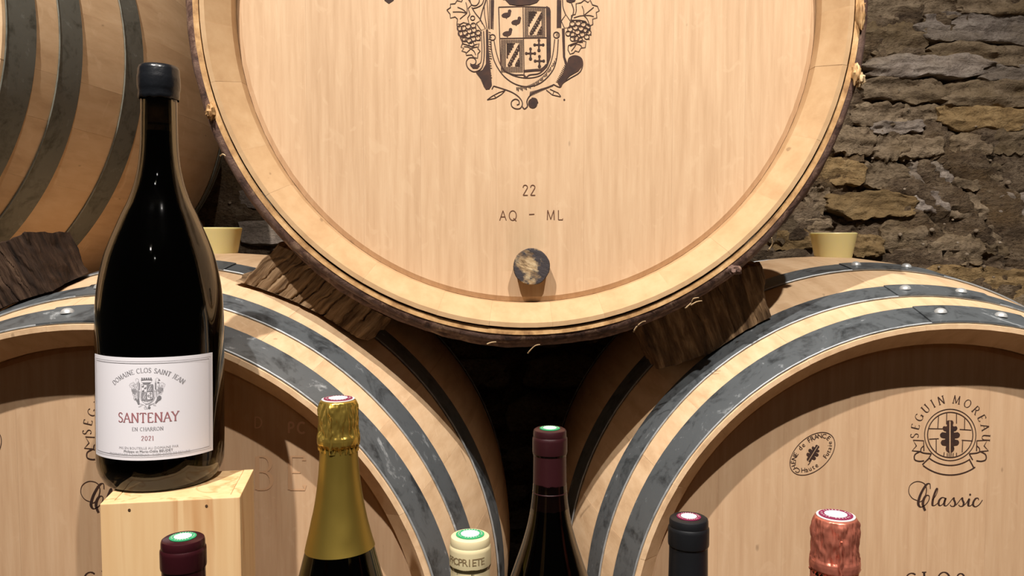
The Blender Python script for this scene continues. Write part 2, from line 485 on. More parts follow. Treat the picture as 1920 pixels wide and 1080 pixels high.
def write(text, h, weight=0.12, serif=True, spacing=0.1, mono=None):
    """returns (glyphs, total width); glyph = (centre x, Ink around that centre)"""
    x, out = 0.0, []
    def wf(dx, dy, t):
        c = abs(dx * sin(R(70)) - dy * cos(R(70)))  # nib at 70 deg from vertical direction
        v = abs(dy)
        return 0.38 + 0.62 * (v if dx * dy <= 0.0 else v * 0.55)
    for ch in text:
        w, st, sf = GL[ch]
        ink = Ink()
        for s in st:
            ink.ribbon([((a - w / 2) * h, b * h) for a, b in s], weight * h, wf=wf if serif else None)
        if serif:
            for (a, b) in sf:
                ink.ribbon([((a - w / 2 - .13) * h, b * h), ((a - w / 2 + .13) * h, b * h)], weight * h * 0.42)
        adv = (mono or w) * h
        out.append((x + adv / 2, ink)); x += adv + spacing * h
    return out, x - spacing * h

def line_text(text, cx, y, h, up=1, **kw):
    g, W = write(text, h, **kw); ink = Ink()
    for gx, gi in g:
        ink.add(gi.mapped(lambda u, v: (cx - W / 2 + gx + u, y + up * v)))
    return ink

def arc_text(text, cx, cy, r, h, mid, up=1, stretch=1.0, ell=1.0, **kw):
    """text along the outside of a circle, mid = angle of its centre (90 = top); up=-1 when v runs downwards"""
    g, W = write(text, h, **kw); ink = Ink()
    for gx, gi in g:
        a = R(mid) - (gx - W / 2) * stretch / r
        def f(u, v):
            rx, ry = cos(a), sin(a)
            tx, ty = sin(a), -cos(a)
            return (cx + (r * rx + v * rx + u * tx), cy + up * (r * ry + v * ry + u * ty) * ell)
        ink.add(gi.mapped(f))
    return ink

def font_ink(text, h, spacing=1.0):
    """built-in sans font, centred on u, baseline v=0"""
    cu = bpy.data.curves.new('t', 'FONT'); cu.body = text; cu.size = h; cu.align_x = 'CENTER'
    cu.space_character = spacing; cu.resolution_u = 2
    o = bpy.data.objects.new('t', cu)
    COL.objects.link(o)
    bpy.context.view_layer.update()
    me = bpy.data.meshes.new_from_object(o)
    ink = Ink(); ink.V = [(v.co.x, v.co.y) for v in me.vertices]; ink.F = [tuple(p.vertices) for p in me.polygons]; ink.seal()
    bpy.data.objects.remove(o); bpy.data.curves.remove(cu); bpy.data.meshes.remove(me)
    return ink

# ------------------------------------------------------------------ the setting
WALLY = 1.86
wall_root = empty('wall_back', (0, WALLY, 0)); tag(wall_root, kind='structure')
def wall_h(x, z):
    a = fn(x * 3.1, z * 4.3, 1.3, 4) * 0.020 + fn(x * 13, z * 19, 4.1, 3) * 0.012
    c = abs(fn(x * 2.2 + 3, z * 9 + fn(x * 3, z, 9, 2) * 1.5, 7.7, 3))
    return a + 0.010 - 0.030 * max(0.0, 1 - c * 9)
V, Fc = [], []
nx, nz = 300, 190
for j in range(nz + 1):
    for i in range(nx + 1):
        x, z = -1.9 + 3.8 * i / nx, 2.35 * j / nz
        V.append((x, -wall_h(x, z) * 1.0, z))
for j in range(nz):
    for i in range(nx):
        a = j * (nx + 1) + i
        Fc.append((a, a + 1, a + nx + 2, a + nx + 1))
b = len(V)
V += [(-1.9, 0.25, 0), (1.9, 0.25, 0), (1.9, 0.25, 2.35), (-1.9, 0.25, 2.35)]
Fc.append((b, b + 3, b + 2, b + 1))
o = mk('rubble_mortar', V, Fc, M['rubble'], wall_root, smooth=60, recalc=False)

def stone_mesh(w, h, depth, seed, nu, nv, strata=1.0):
    """one rubble stone: ragged outline, broken layered face, edges running back into the joint"""
    V, Fc = [], []
    for j in range(nv + 1):
        for i in range(nu + 1):
            u, v = -1 + 2 * i / nu, -1 + 2 * j / nv
            ex = 1 - abs(v) ** 2.5 * 0.12 + fn(v * 2.2, seed, 2.2, 3) * 0.16
            top = fn(u * 2.6 + seed, seed, 5.2, 4) * 0.42 - abs(u) ** 4 * 0.30
            bot = fn(u * 2.6 - seed, seed, 8.2, 4) * 0.42 + abs(u) ** 4 * 0.30
            x = u * w / 2 * ex
            z = h / 2 * (v + (top * (v + 1) / 2 + bot * (1 - v) / 2) * (0.7 if h > 0.03 else 0.9))
            d = min(1, (1 - abs(u)) * nu * 0.42) * min(1, (1 - abs(v)) * nv * 0.42)
            d = max(d, 0) ** 0.6
            lay = fn(x * 7 + seed, z * 34, seed, 3)
            step = math.floor(lay * 5) / 5 * 0.5 + lay * 0.5
            y = -depth * d * (1 + 0.25 * fn(u * 1.4, v * 1.4, seed, 2))
            y -= (step * 0.011 * strata + fn(x * 55, z * 70, seed, 3) * 0.0045) * d
            if d <= 0: y = 0.035
            V.append((x, y, z))
    for j in range(nv):
        for i in range(nu):
            a = j * (nu + 1) + i
            Fc.append((a, a + 1, a + nu + 2, a + nu + 1))
    return V, Fc

def add_stone(px0, px1, py0, py1, mat, depth=0.02, seed=0.0, nu=22, nv=10, tilt=0.0):
    a = P(px0, py1, WALLY - 0.02); c = P(px1, py0, WALLY - 0.02)
    w, h = c.x - a.x, c.z - a.z
    V, Fc = stone_mesh(w * 1.06, h * 1.12, depth, seed, nu, nv)
    return mk('stone', V, Fc, M[mat], wall_root, loc=((a.x + c.x) / 2, 0.004, (a.z + c.z) / 2), smooth=50, recalc=False, rot=(0, tilt, 0))

explicit = [
 (1730, 1990, 30, 78, 'stone_grey', .030, 0.06), (1612, 1800, -8, 34, 'stone_brown', .020, 0.0), (1800, 1990, -20, 26, 'stone_brown', .030, 0),
 (1618, 1740, 40, 98, 'stone_brown', .022, -.03), (1745, 1990, 82, 122, 'stone_brown', .020, .02),
 (1630, 1850, 104, 142, 'stone_grey', .034, -.02), (1846, 2000, 122, 152, 'stone_grey', .026, .05),
 (1622, 1782, 148, 188, 'stone_brown', .022, .05), (1775, 1990, 152, 196, 'stone_brown', .028, -.02),
 (1766, 1930, 202, 240, 'stone_ochre', .022, .03), (1604, 1700, 192, 232, 'stone_brown', .018, 0), (1700, 1768, 196, 226, 'stone_brown', .014, 0),
 (1643, 1730, 228, 246, 'stone_grey', .026, -.03), (1572, 1642, 240, 286, 'stone_brown', .022, .1), (1648, 1702, 250, 296, 'stone_brown', .016, 0),
 (1690, 1768, 254, 292, 'stone_brown', .026, -.05), (1790, 1860, 250, 290, 'stone_brown', .016, 0), (1868, 1940, 236, 286, 'stone_brown', .018, 0),
 (1546, 1622, 300, 342, 'stone_ochre', .024, .1), (1630, 1700, 304, 350, 'stone_brown', .016, 0), (1716, 1790, 306, 346, 'stone_grey', .014, .1),
 (1800, 1880, 300, 356, 'stone_brown', .016, 0), (1560, 1712, 364, 406, 'stone_ochre', .032, .02), (1516, 1556, 352, 398, 'stone_brown', .02, 0),
 (1724, 1786, 362, 396, 'stone_grey', .02, .05), (1872, 1960, 366, 412, 'stone_grey', .024, .1), (1790, 1864, 366, 410, 'stone_brown', .014, 0),
 (1430, 1524, 432, 466, 'stone_ochre', .026, 0), (1600, 1654, 443, 478, 'stone_ochre', .036, .15), (1660, 1740, 414, 470, 'stone_brown', .014, 0),
 (1738, 1935, 503, 556, 'stone_ochre', .020, .06), (1750, 1850, 440, 496, 'stone_brown', .012, 0), (1860, 1950, 426, 480, 'stone_brown', .014, 0),
 (1492, 1560, 412, 436, 'stone_brown', .016, 0), (1880, 1990, 560, 620, 'stone_brown', .02, 0),
]
for k, (a, b_, c, d, m, dep, tl) in enumerate(explicit):
    add_stone(a - 5, b_ + 6, c - 3, d + 3, m, dep * 0.55 + 0.006, 3.7 * k + 1.1, 34, 15, tl)
rs = random.Random(11)
# the courses that go on over the rest of the wall
z = 0.04
while z < 2.3:
    hgt = rs.uniform(0.05, 0.11)
    x = -1.86 + rs.uniform(0, 0.1)
    while x < 1.8:
        w = rs.uniform(0.09, 0.26)
        s0 = (x * 1550 / (WALLY - .02)) + 960
        zc = z + hgt / 2
        ang = math.atan2(CAMZ - zc, WALLY) - PITCH
        py = 540 + F * math.tan(ang)
        inview = 1500 < s0 + w * 420 < 2010 and py < 620
        if not inview:
            V, Fc = stone_mesh(w * 0.97, hgt * 1.0, rs.uniform(.014, .026), rs.uniform(0, 90), 10, 5)
            mk('stone', V, Fc, M[rs.choice(['stone_brown', 'stone_brown', 'stone_grey', 'stone_ochre'])], wall_root,
               loc=(x + w / 2, 0.004, zc), smooth=50, recalc=False, rot=(0, rs.uniform(-.05, .05), 0))
        x += w + rs.uniform(0.004, 0.02)
    z += hgt + rs.uniform(0.0, 0.012)
pebs = [(1835, 433, 7), (1817, 477, 6), (1708, 203, 4), (1834, 236, 4), (1692, 440, 7), (1752, 431, 8), (1850, 500, 6), (1765, 501, 4), (1700, 354, 4),
        (1895, 342, 9), (1764, 540, 5), (1826, 538, 4), (1791, 412, 4), (1880, 455, 5), (1735, 458, 5), (1712, 300, 3), (1862, 300, 4), (1640, 296, 4),
        (478, 304, 4), (428, 380, 5), (1690, 168, 3), (1775, 420, 4), (1800, 455, 4), (1868, 520, 4)]
for k, (x, y, r) in enumerate(pebs):
    c = P(x, y, WALLY - 0.03)
    rr = r * 1.25 / F
    V, Fc = lathe([(0, -rr * .8), (rr * .7, -rr * .55), (rr, 0), (rr * .7, rr * .55), (0, rr * .8)], 8,
                  lambda q, zz, a: (q * (1 + .25 * fn(a, zz * 90, k, 2)), zz))
    mk('pebble', V, Fc, M['pebble'], wall_root, loc=(c.x, -0.020, c.z), smooth=60)

V, Fc = [], []
for j in range(41):
    for i in range(61):
        x, y = -3 + i * 0.1, -2 + j * 0.1
        V.append((x, y, fn(x * 2, y * 2, 0, 3) * 0.004 - 0.004))
for j in range(40):
    for i in range(60):
        a = j * 61 + i
        Fc.append((a, a + 1, a + 62, a + 61))
o = mk('floor', V, Fc, M['floor'], None, smooth=60, recalc=False); tag(o, kind='structure')

# ------------------------------------------------------------------ barrels
RB_DEF = 0.407
def prof(s, R0, Rb, L):
    q = 1 - s / L
    return Rb - (Rb - R0) * q * q

def rivet_parts(hoop, spots):
    for (ang, s, r) in spots:
        V, Fc = [], []
        rad = 0.0066
        rings = [(1.0, 0.0), (0.95, 0.0018), (0.75, 0.0036), (0.42, 0.0048), (0, 0.0052)]
        Vl, Fl = lathe([(rad * a, b_) for a, b_ in rings], 14)
        nrm = Vector((sin(R(ang)), 0, cos(R(ang))))
        t1 = Vector((cos(R(ang)), 0, -sin(R(ang)))); t2 = Vector((0, 1, 0))
        base = nrm * r + Vector((0, s, 0))
        Vw = [base + t1 * v[0] + t2 * v[1] + nrm * v[2] for v in Vl]
        mk('rivet', Vw, Fl, M['rivet'], hoop, smooth=60)

def hoop_mesh(R0, Rb, L, s0, s1, lap, seg=140, th=0.0018):
    """steel band; over the lap (degrees from top, start and end) a second layer of the same band lies on the first"""
    V, Fc = [], []
    svals = [s0 + (s1 - s0) * k / 4 for k in range(5)]
    def band(a0, a1, base, n, closed, ds=0.0, blend=0):
        b = len(V)
        ring = 2 * len(svals)
        for i in range(n + (0 if closed else 1)):
            t = i / n; a = a0 + (a1 - a0) * t
            lift = base
            if blend: lift = base * min(1, (1 - t) * 8) if blend > 0 else base
            for s in svals: V.append(((prof(s, R0, Rb, L) + .0002 + lift) * sin(a), s + ds, (prof(s, R0, Rb, L) + .0002 + lift) * cos(a)))
            for s in reversed(svals): V.append(((prof(s, R0, Rb, L) + th + lift) * sin(a), s + ds, (prof(s, R0, Rb, L) + th + lift) * cos(a)))
        for i in range(n):
            p, q = b + i * ring, b + ((i + 1) % n if closed else i + 1) * ring
            for k in range(ring):
                k2 = (k + 1) % ring
                Fc.append((p + k, p + k2, q + k2, q + k))
        if not closed:
            Fc.append(tuple(b + k for k in range(ring)))
            e = b + n * ring
            Fc.append(tuple(e + k for k in reversed(range(ring))))
    band(0, 2 * pi, 0, seg, True)
    if lap:
        band(R(lap[0]), R(lap[1]), th * 0.7, 16, False, -0.0014)
    return V, Fc

def barrel(label, group, X, Y, Z, R0, Rb, L, seed, smat, hmat, hoops, hoopmat='steel', rear=True, head_depth=0.043, cracks=True):
    rnd = random.Random(seed)
    root = empty('wine_barrel', (X, Y, Z - Rb)); tag(root, label, 'barrel', group)
    off = (0, 0, Rb)
    # staves
    n = 31
    ws = [rnd.uniform(0.7, 1.25) for _ in range(n)]
    tot = sum(ws); a = rnd.uniform(0, 1)
    svs = [0.0, 0.03, 0.08, 0.15, 0.22, 0.30, L, 2 * L - 0.30, 2 * L - 0.22, 2 * L - 0.15, 2 * L - 0.08, 2 * L - 0.03, 2 * L]
    tip, Ri = 0.005, R0 - 0.024
    for w in ws:
        da = 2 * pi * w / tot
        js, jr = rnd.uniform(-0.0003, 0.0003), rnd.uniform(-0.00015, 0.00015)
        loop = [(prof(s, R0, Rb, L) + jr, s + (js if s == 0 else 0)) for s in svs]
        loop += [(R0 - tip, 2 * L), (Ri, 2 * L - 0.03), (Ri, 2 * L - 0.06), (Rb - 0.030, L), (Ri, 0.071), (Ri + jr, 0.0285), (R0 - tip + jr, js)]
        m = 4
        V, Fc = [], []
        gap = 0.00004 / Rb
        for i in range(m + 1):
            aa = a + gap + (da - 2 * gap) * i / m
            for (r, s) in loop: V.append((r * sin(aa), s, r * cos(aa)))
        K = len(loop)
        for i in range(m):
            for k in range(K):
                k2 = (k + 1) % K
                Fc.append((i * K + k, i * K + k2, (i + 1) * K + k2, (i + 1) * K + k))
        Fc.append(tuple(range(K))); Fc.append(tuple(m * K + k for k in reversed(range(K))))
        mk('stave', V, Fc, M[smat], root, off, smooth=32)
        a += da
    # head boards
    Ro, Rin = Ri - 0.0004, Ri - 0.0062
    x = -Rin
    xs = [x]
    while True:
        x += rnd.uniform(0.062, 0.098)
        if x > Rin - 0.03: break
        xs.append(x)
    xs.append(Rin)
    yf, yc, yb = head_depth, head_depth + 0.003, head_depth + 0.022
    for x0, x1 in zip(xs, xs[1:]):
        t0, t1 = math.asin(max(-1, x0 / Rin)), math.asin(min(1, x1 / Rin))
        m = 8
        V, Fc = [], []
        for i in range(m + 1):
            t = t0 + (t1 - t0) * i / m
            xx, zz = Rin * sin(t), Rin * cos(t)
            g = 0.00004 if i == 0 else (-0.00004 if i == m else 0)
            q = Ro / Rin
            V += [(xx * q + g, yb, zz * q), (xx * q + g, yc, zz * q), (xx + g, yf, zz), (xx + g, yf, -zz), (xx * q + g, yc, -zz * q), (xx * q + g, yb, -zz * q)]
        for i in range(m):
            p, q = i * 6, (i + 1) * 6
            for k in range(6):
                k2 = (k + 1) % 6
                Fc.append((p + k, p + k2, q + k2, q + k))
        Fc.append((0, 1, 2, 3, 4, 5)); Fc.append(tuple(m * 6 + k for k in (5, 4, 3, 2, 1, 0)))
        mk('head_board', V, Fc, M[hmat], root, off, smooth=20)
    # rear head
    V, Fc = lathe([(0, -0.01), (Ri - .0005, -0.01), (Ri - .0005, 0.01), (0, 0.01)], 64)
    mk('rear_head', [(v[0], 2 * L - 0.045 + v[2], v[1]) for v in V], Fc, M[hmat], root, off, smooth=30)
    for (s0, s1, lap, rv) in hoops:
        V, Fc = hoop_mesh(R0, Rb, L, s0, s1, lap)
        h = mk('hoop', V, Fc, M[hoopmat], root, off, smooth=35)
        sm = (s0 + s1) / 2
        V, Fc = [], []
        rr = prof(s0, R0, Rb, L) + 0.0014
        for i in range(120):
            aa = 2 * pi * i / 120
            for k in range(6):
                q, z_ = 0.0012 * cos(k * pi / 3), 0.0012 * sin(k * pi / 3)
                V.append(((rr + q) * sin(aa), s0 - 0.0002 + z_, (rr + q) * cos(aa)))
        for i in range(120):
            p_, q_ = i * 6, ((i + 1) % 120) * 6
            for k in range(6): Fc.append((p_ + k, p_ + (k + 1) % 6, q_ + (k + 1) % 6, q_ + k))
        mk('hoop_edge', V, Fc, M['edge_dull' if hoopmat == 'steel_dark' else 'edge'], h, smooth=80)
        if rv: rivet_parts(h, [(q, sm, prof(sm, R0, Rb, L) + 0.0028) for q in rv])
    return root

L = 0.38
def hoopset(off=0.0, rear=True):
    h = [(0.0022, 0.043, (-4.8 + off, 14.2 + off), (-1.5 + off, 9.0 + off)),
         (0.078, 0.115, (-4.5 + off, 13.5 + off), (-1.9 + off, 8.0 + off)),
         (0.200, 0.243, (-4.6 + off, 12.5 + off), (-2.6 + off, 6.9 + off))]
    if rear:
        h += [(2 * L - 0.243, 2 * L - 0.2, (30, 42), None), (2 * L - 0.115, 2 * L - 0.078, (30, 42), None), (2 * L - 0.043, 2 * L - 0.004, (30, 42), None)]
    return h
CR = (0.4667, 0.857, CAMZ - 0.431)
CL = (-0.410, 0.789, CAMZ - 0.4245)
CU = (0.0157, 0.883, CAMZ + 0.2505)
CX = (-0.938, 0.980, CAMZ + 0.262)
B_R = barrel('oak wine barrel at lower right, its head branded with an oak leaf emblem and Classic', 'barrels stacked against the stone wall',
             *CR, 0.344, 0.407, L, 21, 'stave', 'head_lo', hoopset())
B_L = barrel('oak wine barrel at lower left, behind the tall magnum on the pine box', 'barrels stacked against the stone wall',
             *CL, 0.344, 0.407, L, 5, 'stave', 'head_lo', hoopset(-3.0))
B_U = barrel('large upper oak barrel with a heraldic crest and 22 AQ - ML on its head', 'barrels stacked against the stone wall',
             *CU, 0.344, 0.389, L, 12, 'chime', 'head_up', [(0.200, 0.243, (-4.6, 12), None), (2 * L - 0.243, 2 * L - 0.2, (30, 42), None), (2 * L - 0.043, 2 * L - 0.004, (30, 42), None)])
B_X = barrel('duller oak barrel at upper left showing its side and dark steel hoops', 'barrels stacked against the stone wall',
             *CX, 0.344, 0.407, L, 33, 'stave_dull', 'head_lo', [(a_, b_, (60, 75), (64, 71)) for a_, b_ in
                 ((0.004, 0.043), (0.078, 0.115), (0.200, 0.243), (2 * L - 0.115, 2 * L - 0.078), (2 * L - 0.043, 2 * L - 0.004))], 'steel_dark')

# wooden hoops with bark round the chime of the upper barrel
def wood_hoop(root, off, s0, w, R0, Rb, seed, th=0.0115):
    seg = 220
    V, Fc, V2, F2 = [], [], [], []
    for i in range(seg):
        a = 2 * pi * i / seg
        n1 = fn(cos(a) * 4, sin(a) * 4, seed, 3); n2 = fn(cos(a) * 30, sin(a) * 30, seed + 3, 3)
        rb = max(prof(s0, R0, Rb, L), prof(s0 + w, R0, Rb, L)) + 0.0006
        t = th * (1 + 0.18 * n1 + 0.07 * n2)
        r0 = prof(s0, R0, Rb, L) + 0.0012
        top = rb + t * 0.10
        tt = [(r0, s0 - 0.001), (top, s0 - 0.001 + 0.0006 * n2), (top, s0 + w), (rb, s0 + w)]
        for r, s in tt: V.append((r * sin(a), s, r * cos(a)))
        kk = [(rb + t * 0.11, s0 - 0.0002), (rb + t * 0.62, s0 + w * 0.05), (rb + t * 0.94, s0 + w * 0.25), (rb + t, s0 + w * 0.5), (rb + t * 0.9, s0 + w * 0.8), (rb + t * 0.11, s0 + w)]
        for k, (r, s) in enumerate(kk):
            r += 0.0006 * fn(cos(a) * 60, sin(a) * 60, k * 3 + seed, 2) * (0 < k < 5)
            V2.append((r * sin(a), s, r * cos(a)))
    for (n, Fx) in ((4, Fc), (6, F2)):
        for i in range(seg):
            p, q = i * n, ((i + 1) % seg) * n
            for k in range(n):
                k2 = (k + 1) % n
                Fx.append((p + k, p + k2, q + k2, q + k))
    h = mk('wooden_hoop', V, Fc, M['split'], root, off, smooth=40)
    h['label'] = 'split wooden hoop with its bark on'
    mk('bark_strip', V2, F2, M['bark'], h, smooth=50)
    return h
h1 = wood_hoop(B_U, (0, 0, 0.389), 0.0035, 0.024, 0.344, 0.389, 1.0)
h2 = wood_hoop(B_U, (0, 0, 0.389), 0.034, 0.024, 0.344, 0.389, 9.0, 0.0135)

# torn bark, knots and loose fibres on the wooden hoop
def tube(pts, r0, r1, mat, name, parent, loc=(0, 0, 0), seg=6):
    V, Fc = [], []
    n = len(pts)
    pts = [Vector(p) for p in pts]
    for i, p in enumerate(pts):
        d = (pts[min(i + 1, n - 1)] - pts[max(i - 1, 0)]).normalized()
        u = d.orthogonal().normalized(); w = d.cross(u)
        r = r0 + (r1 - r0) * i / (n - 1)
        for k in range(seg):
            a = 2 * pi * k / seg
            V.append(p + u * (r * cos(a)) + w * (r * sin(a)))
    for i in range(n - 1):
        for k in range(seg):
            k2 = (k + 1) % seg
            Fc.append((i * seg + k, i * seg + k2, (i + 1) * seg + k2, (i + 1) * seg + k))
    Fc.append(tuple(reversed(range(seg)))); Fc.append(tuple((n - 1) * seg + k for k in range(seg)))
    return mk(name, V, Fc, mat, parent, loc, smooth=60)
orig = Vector(CU)
def onU(px, py, Y): return P(px, py, Y) - orig
for pts in ([(990, 662), (996, 655), (1004, 648), (1012, 646)], [(1188, 622), (1194, 612), (1204, 604), (1210, 602)],
            [(1285, 578), (1296, 568), (1300, 560), (1310, 558)], [(1296, 572), (1306, 566), (1316, 564)], [(914, 645), (922, 642), (930, 641)],
            [(413, 292), (418, 289), (423, 292)], [(1440, 470), (1448, 458), (1447, 446)]):
    tube([onU(x, y, 0.886 - 0.002 * i) for i, (x, y) in enumerate(crom(pts, 3))], 0.0009, 0.0004, M['fibre'], 'bark_fibre', h1)
def knot(px, py, rx, rz, ry, seed, mat='fibre', Y=0.886):
    c = onU(px, py, Y)
    V, Fc = lathe([(0, -1), (.3, -.95), (.6, -.8), (.8, -.6), (.93, -.35), (1, 0), (.93, .35), (.8, .6), (.6, .8), (.3, .95), (0, 1)], 24)
    V2 = []
    for v in V:
        k = 1 + 0.45 * fn(v[0] * 2.2 + seed, v[1] * 2.2, v[2] * 2.2, 4)
        V2.append((c.x + v[0] * rx * k, c.y + v[1] * ry * k, c.z + v[2] * rz * k))
    mk('bark_knot', V2, Fc, M[mat], h1, smooth=50)
knot(1604, 138, 0.0050, 0.010, 0.008, 3, 'split'); knot(1612, 150, 0.0045, 0.007, 0.008, 8, 'fibre')
knot(396, 210, 0.005, 0.009, 0.008, 5, 'split'); knot(1376, 506, 0.008, 0.005, 0.007, 6, 'bark'); knot(1612, 30, 0.005, 0.016, 0.008, 12, 'split')

# plug in the upper head
YH_U = CU[1] + 0.043
pc = P(996, 499, YH_U) - orig
pr = 0.0203
def plugmod(r, z, a):
    return (r * (1 + 0.04 * fn(cos(a) * 2, sin(a) * 2, 3, 3)), z)
V, Fc = lathe([(0, -0.003), (pr * .90, -0.003), (pr * .97, 0.010), (pr, 0.0165), (pr * .96, 0.0178), (pr * 0.5, 0.0182), (0, 0.0182)], 40, plugmod)
mk('wooden_plug', [(pc.x + v[0], YH_U - orig.y - v[2], pc.z + v[1] - 0.0) for v in V], Fc, M['plug'], B_U, (0, 0, 0.389), smooth=40)
o = bpy.context.scene.objects['wooden_plug']; o['label'] = 'round wooden plug with dark wine stains'

# ---- prints on the heads
def head_map(C, Rb, scale=1.0, ox=0.0, oy=0.0, lift=0.0004, srcC=None, k=1.0, pivot=(0, 0)):
    Yp = C[1] + 0.043
    def f(u, v):
        x, y = ox + u / scale, oy + v / scale
        x, y = pivot[0] + (x - pivot[0]) * 1.0, pivot[1] + (y - pivot[1]) * 1.0
        p = P(x, y, Yp)
        return (p.x - C[0], 0.043 - lift, p.z - C[2])
    return f

def crest():
    """coat of arms, units of the 4.5x view, v downwards, arms centred on u=910"""
    k = Ink()
    L_ = lambda pts, w=7, c=False, n=6: k.ribbon(crom(pts, n, c), w, c)
    S_ = lambda pts, w=7, c=False: k.ribbon(pts, w, c)
    # shield
    S_([(697, 60), (706, 320), (715, 540)], 8); L_([(715, 540), (745, 598), (830, 630), (905, 632), (930, 650), (960, 632), (1040, 618), (1105, 560)], 10)
    S_([(697, 60), (900, 54), (1100, 62)], 8); S_([(1100, 62), (1104, 330), (1106, 560)], 7)
    S_([(903, 54), (912, 650)], 7); S_([(706, 324), (1106, 318)], 8)
    k.fill([(1100, 50), (1128, 66), (1136, 90), (1138, 480), (1112, 556), (1104, 540), (1098, 90)])
    L_([(906, 600), (1000, 592), (1060, 585), (1105, 545)], 20)
    # birds
    for (x, y) in ((760, 128), (842, 188), (768, 284)):
        k.disc(x, y, 38, 21, R(-8)); k.disc(x + 30, y - 34, 15, 14); k.disc(x + 26, y - 16, 15, 16); k.fill([(x - 8, y + 16), (x + 12, y + 14), (x + 4, y + 32)])
        k.fill([(x - 40, y - 2), (x - 20, y + 10), (x - 34, y + 12)])
    # hatched quarters with a bend
    def quarter(x0, x1, y0, y1, ix0, ix1, iy0, iy1):
        q = random.Random(3)
        x = x0 + 5
        while x < x1 - 3:
            inner = ix0 < x < ix1
            segs = [(y0, iy0 - q.uniform(0, 8)), (iy1 + q.uniform(0, 8), y1)] if inner else [(y0, y1)]
            for a, b in segs: S_([(x, a), (x, b)], 7.5)
            x += 11
        y = iy0
        while y < iy1:
            x = ix0
            while x < ix1:
                d = (x - ix0) + (y - iy0) * (ix1 - ix0) / (iy1 - iy0) * 1.0
                w = (ix1 - ix0)
                if not (0.62 * w < d < 1.02 * w or 1.28 * w < d < 1.62 * w):
                    S_([(x, y), (x + 12, y + 3)], 6)
                x += 12
            y += 10
        for o_ in (0.60, 1.04, 1.27, 1.64):
            w, h = ix1 - ix0, iy1 - iy0
            pts = []
            for t in range(11):
                xx = t / 10; yy = o_ - xx
                if 0 <= yy <= 1: pts.append((ix0 + xx * w, iy0 + yy * h))
            if len(pts) > 1: S_([pts[0], pts[-1]], 6)
    quarter(915, 1098, 64, 316, 948, 1058, 98, 292)
    quarter(716, 906, 334, 610, 764, 868, 366, 560)
    for (x, y) in ((1037, 378), (966, 450), (1041, 514)):
        S_([(x - 34, y), (x + 34, y)], 12); S_([(x, y - 36), (x, y + 42)], 13)
        for dx, dy in ((-36, 0), (36, 0), (0, -38), (0, 0), (0, 46)): k.disc(x + dx, y + dy, 12 if (dx or dy < 40) else 14, n=10)
    # U shaped scroll
    L_([(632, 345), (640, 440), (672, 540), (740, 640), (830, 705), (930, 730), (1030, 710), (1110, 650), (1165, 570), (1190, 470), (1200, 330)], 8)
    L_([(658, 340), (680, 450), (725, 565), (810, 632), (930, 658), (1040, 640), (1110, 580), (1150, 480), (1170, 330)], 7)
    k.ring(645, 315, 24, 8, n=16); k.ring(1185, 295, 25, 8, n=16); k.ring(1192, 294, 9, 4, n=10)
    for t in range(30):
        f = t / 29
        x, y = 850 + 330 * f, 742 - 6 * f - 250 * f * f * (0.55 + 0.4 * f)
        S_([(x, y - 6), (x + 2, y + 18 + 10 * sin(t * 2.1))], 8)
    # side columns
    S_([(622, 0), (618, 246), (650, 246), (656, 0)], 6); k.fill([(630, 0), (628, 240), (644, 240), (654, 0)])
    S_([(600, 0), (608, 120), (612, 240)], 5); S_([(575, 40), (578, 120), (600, 245)], 6)
    S_([(1192, 0), (1190, 236), (1222, 236), (1222, 0)], 6); k.fill([(1194, 0), (1192, 232), (1218, 232), (1218, 0)])
    k.fill([(1230, 240), (1254, 240), (1258, 480), (1280, 540), (1262, 560), (1240, 480)])
    L_([(570, 262), (576, 420), (570, 520), (548, 580), (490, 605), (440, 575), (424, 525), (446, 490), (486, 488), (506, 512), (498, 540), (472, 545), (458, 535)], 8)
    L_([(552, 265), (556, 420), (548, 520), (520, 545)], 6)
    k.fill([(590, 250), (608, 250), (612, 400), (622, 520), (632, 620), (640, 720), (620, 752), (590, 756), (572, 730), (545, 665), (505, 612), (560, 590), (590, 540), (592, 400)])
    k.fill([(455, 548), (500, 545), (540, 552), (520, 578), (480, 578)])
    for t in range(22):
        S_([(612 + 2 * (t % 3), 270 + t * 20), (630 + 4 * (t % 4), 276 + t * 20)], 5)
    # right lower scroll
    k.disc(1345, 530, 60, 62, 0, 20); k.fill([(1262, 545), (1300, 520), (1400, 560), (1370, 600), (1300, 640), (1240, 700), (1215, 735), (1190, 690), (1240, 620)])
    for t in range(12): S_([(1180 + t * 7, 690 - t * 14), (1232 + t * 5, 690 - t * 10)], 5)
    L_([(1280, 540), (1292, 490), (1340, 470), (1392, 490), (1406, 545), (1380, 610), (1300, 660), (1240, 700), (1215, 735), (1160, 712)], 8)
    # foot
    L_([(655, 725), (730, 748), (810, 778), (870, 820), (898, 870), (880, 912), (840, 916), (808, 895), (806, 858), (836, 836), (866, 848), (870, 876), (850, 884)], 8)
    L_([(640, 752), (655, 725)], 8)
    L_([(1165, 712), (1110, 736), (1030, 762), (968, 800), (936, 850), (940, 895), (915, 918), (898, 900)], 9)
    k.disc(985, 872, 40, 42, 0, 16); L_([(1028, 870), (1012, 835), (975, 828)], 10)
    for t in range(20): S_([(960 + t * 10, 812 - t * 4.6), (966 + t * 10, 772 - t * 2.4)], 7)
    # sprigs
    S_([(600, 842), (640, 812), (700, 780), (752, 762)], 6); S_([(600, 842), (668, 828), (720, 796), (752, 764)], 6); S_([(660, 806), (676, 826)], 5)
    S_([(1098, 758), (1150, 800), (1220, 816)], 6); S_([(1130, 752), (1200, 784), (1222, 814)], 6); S_([(1164, 770), (1152, 800)], 5)
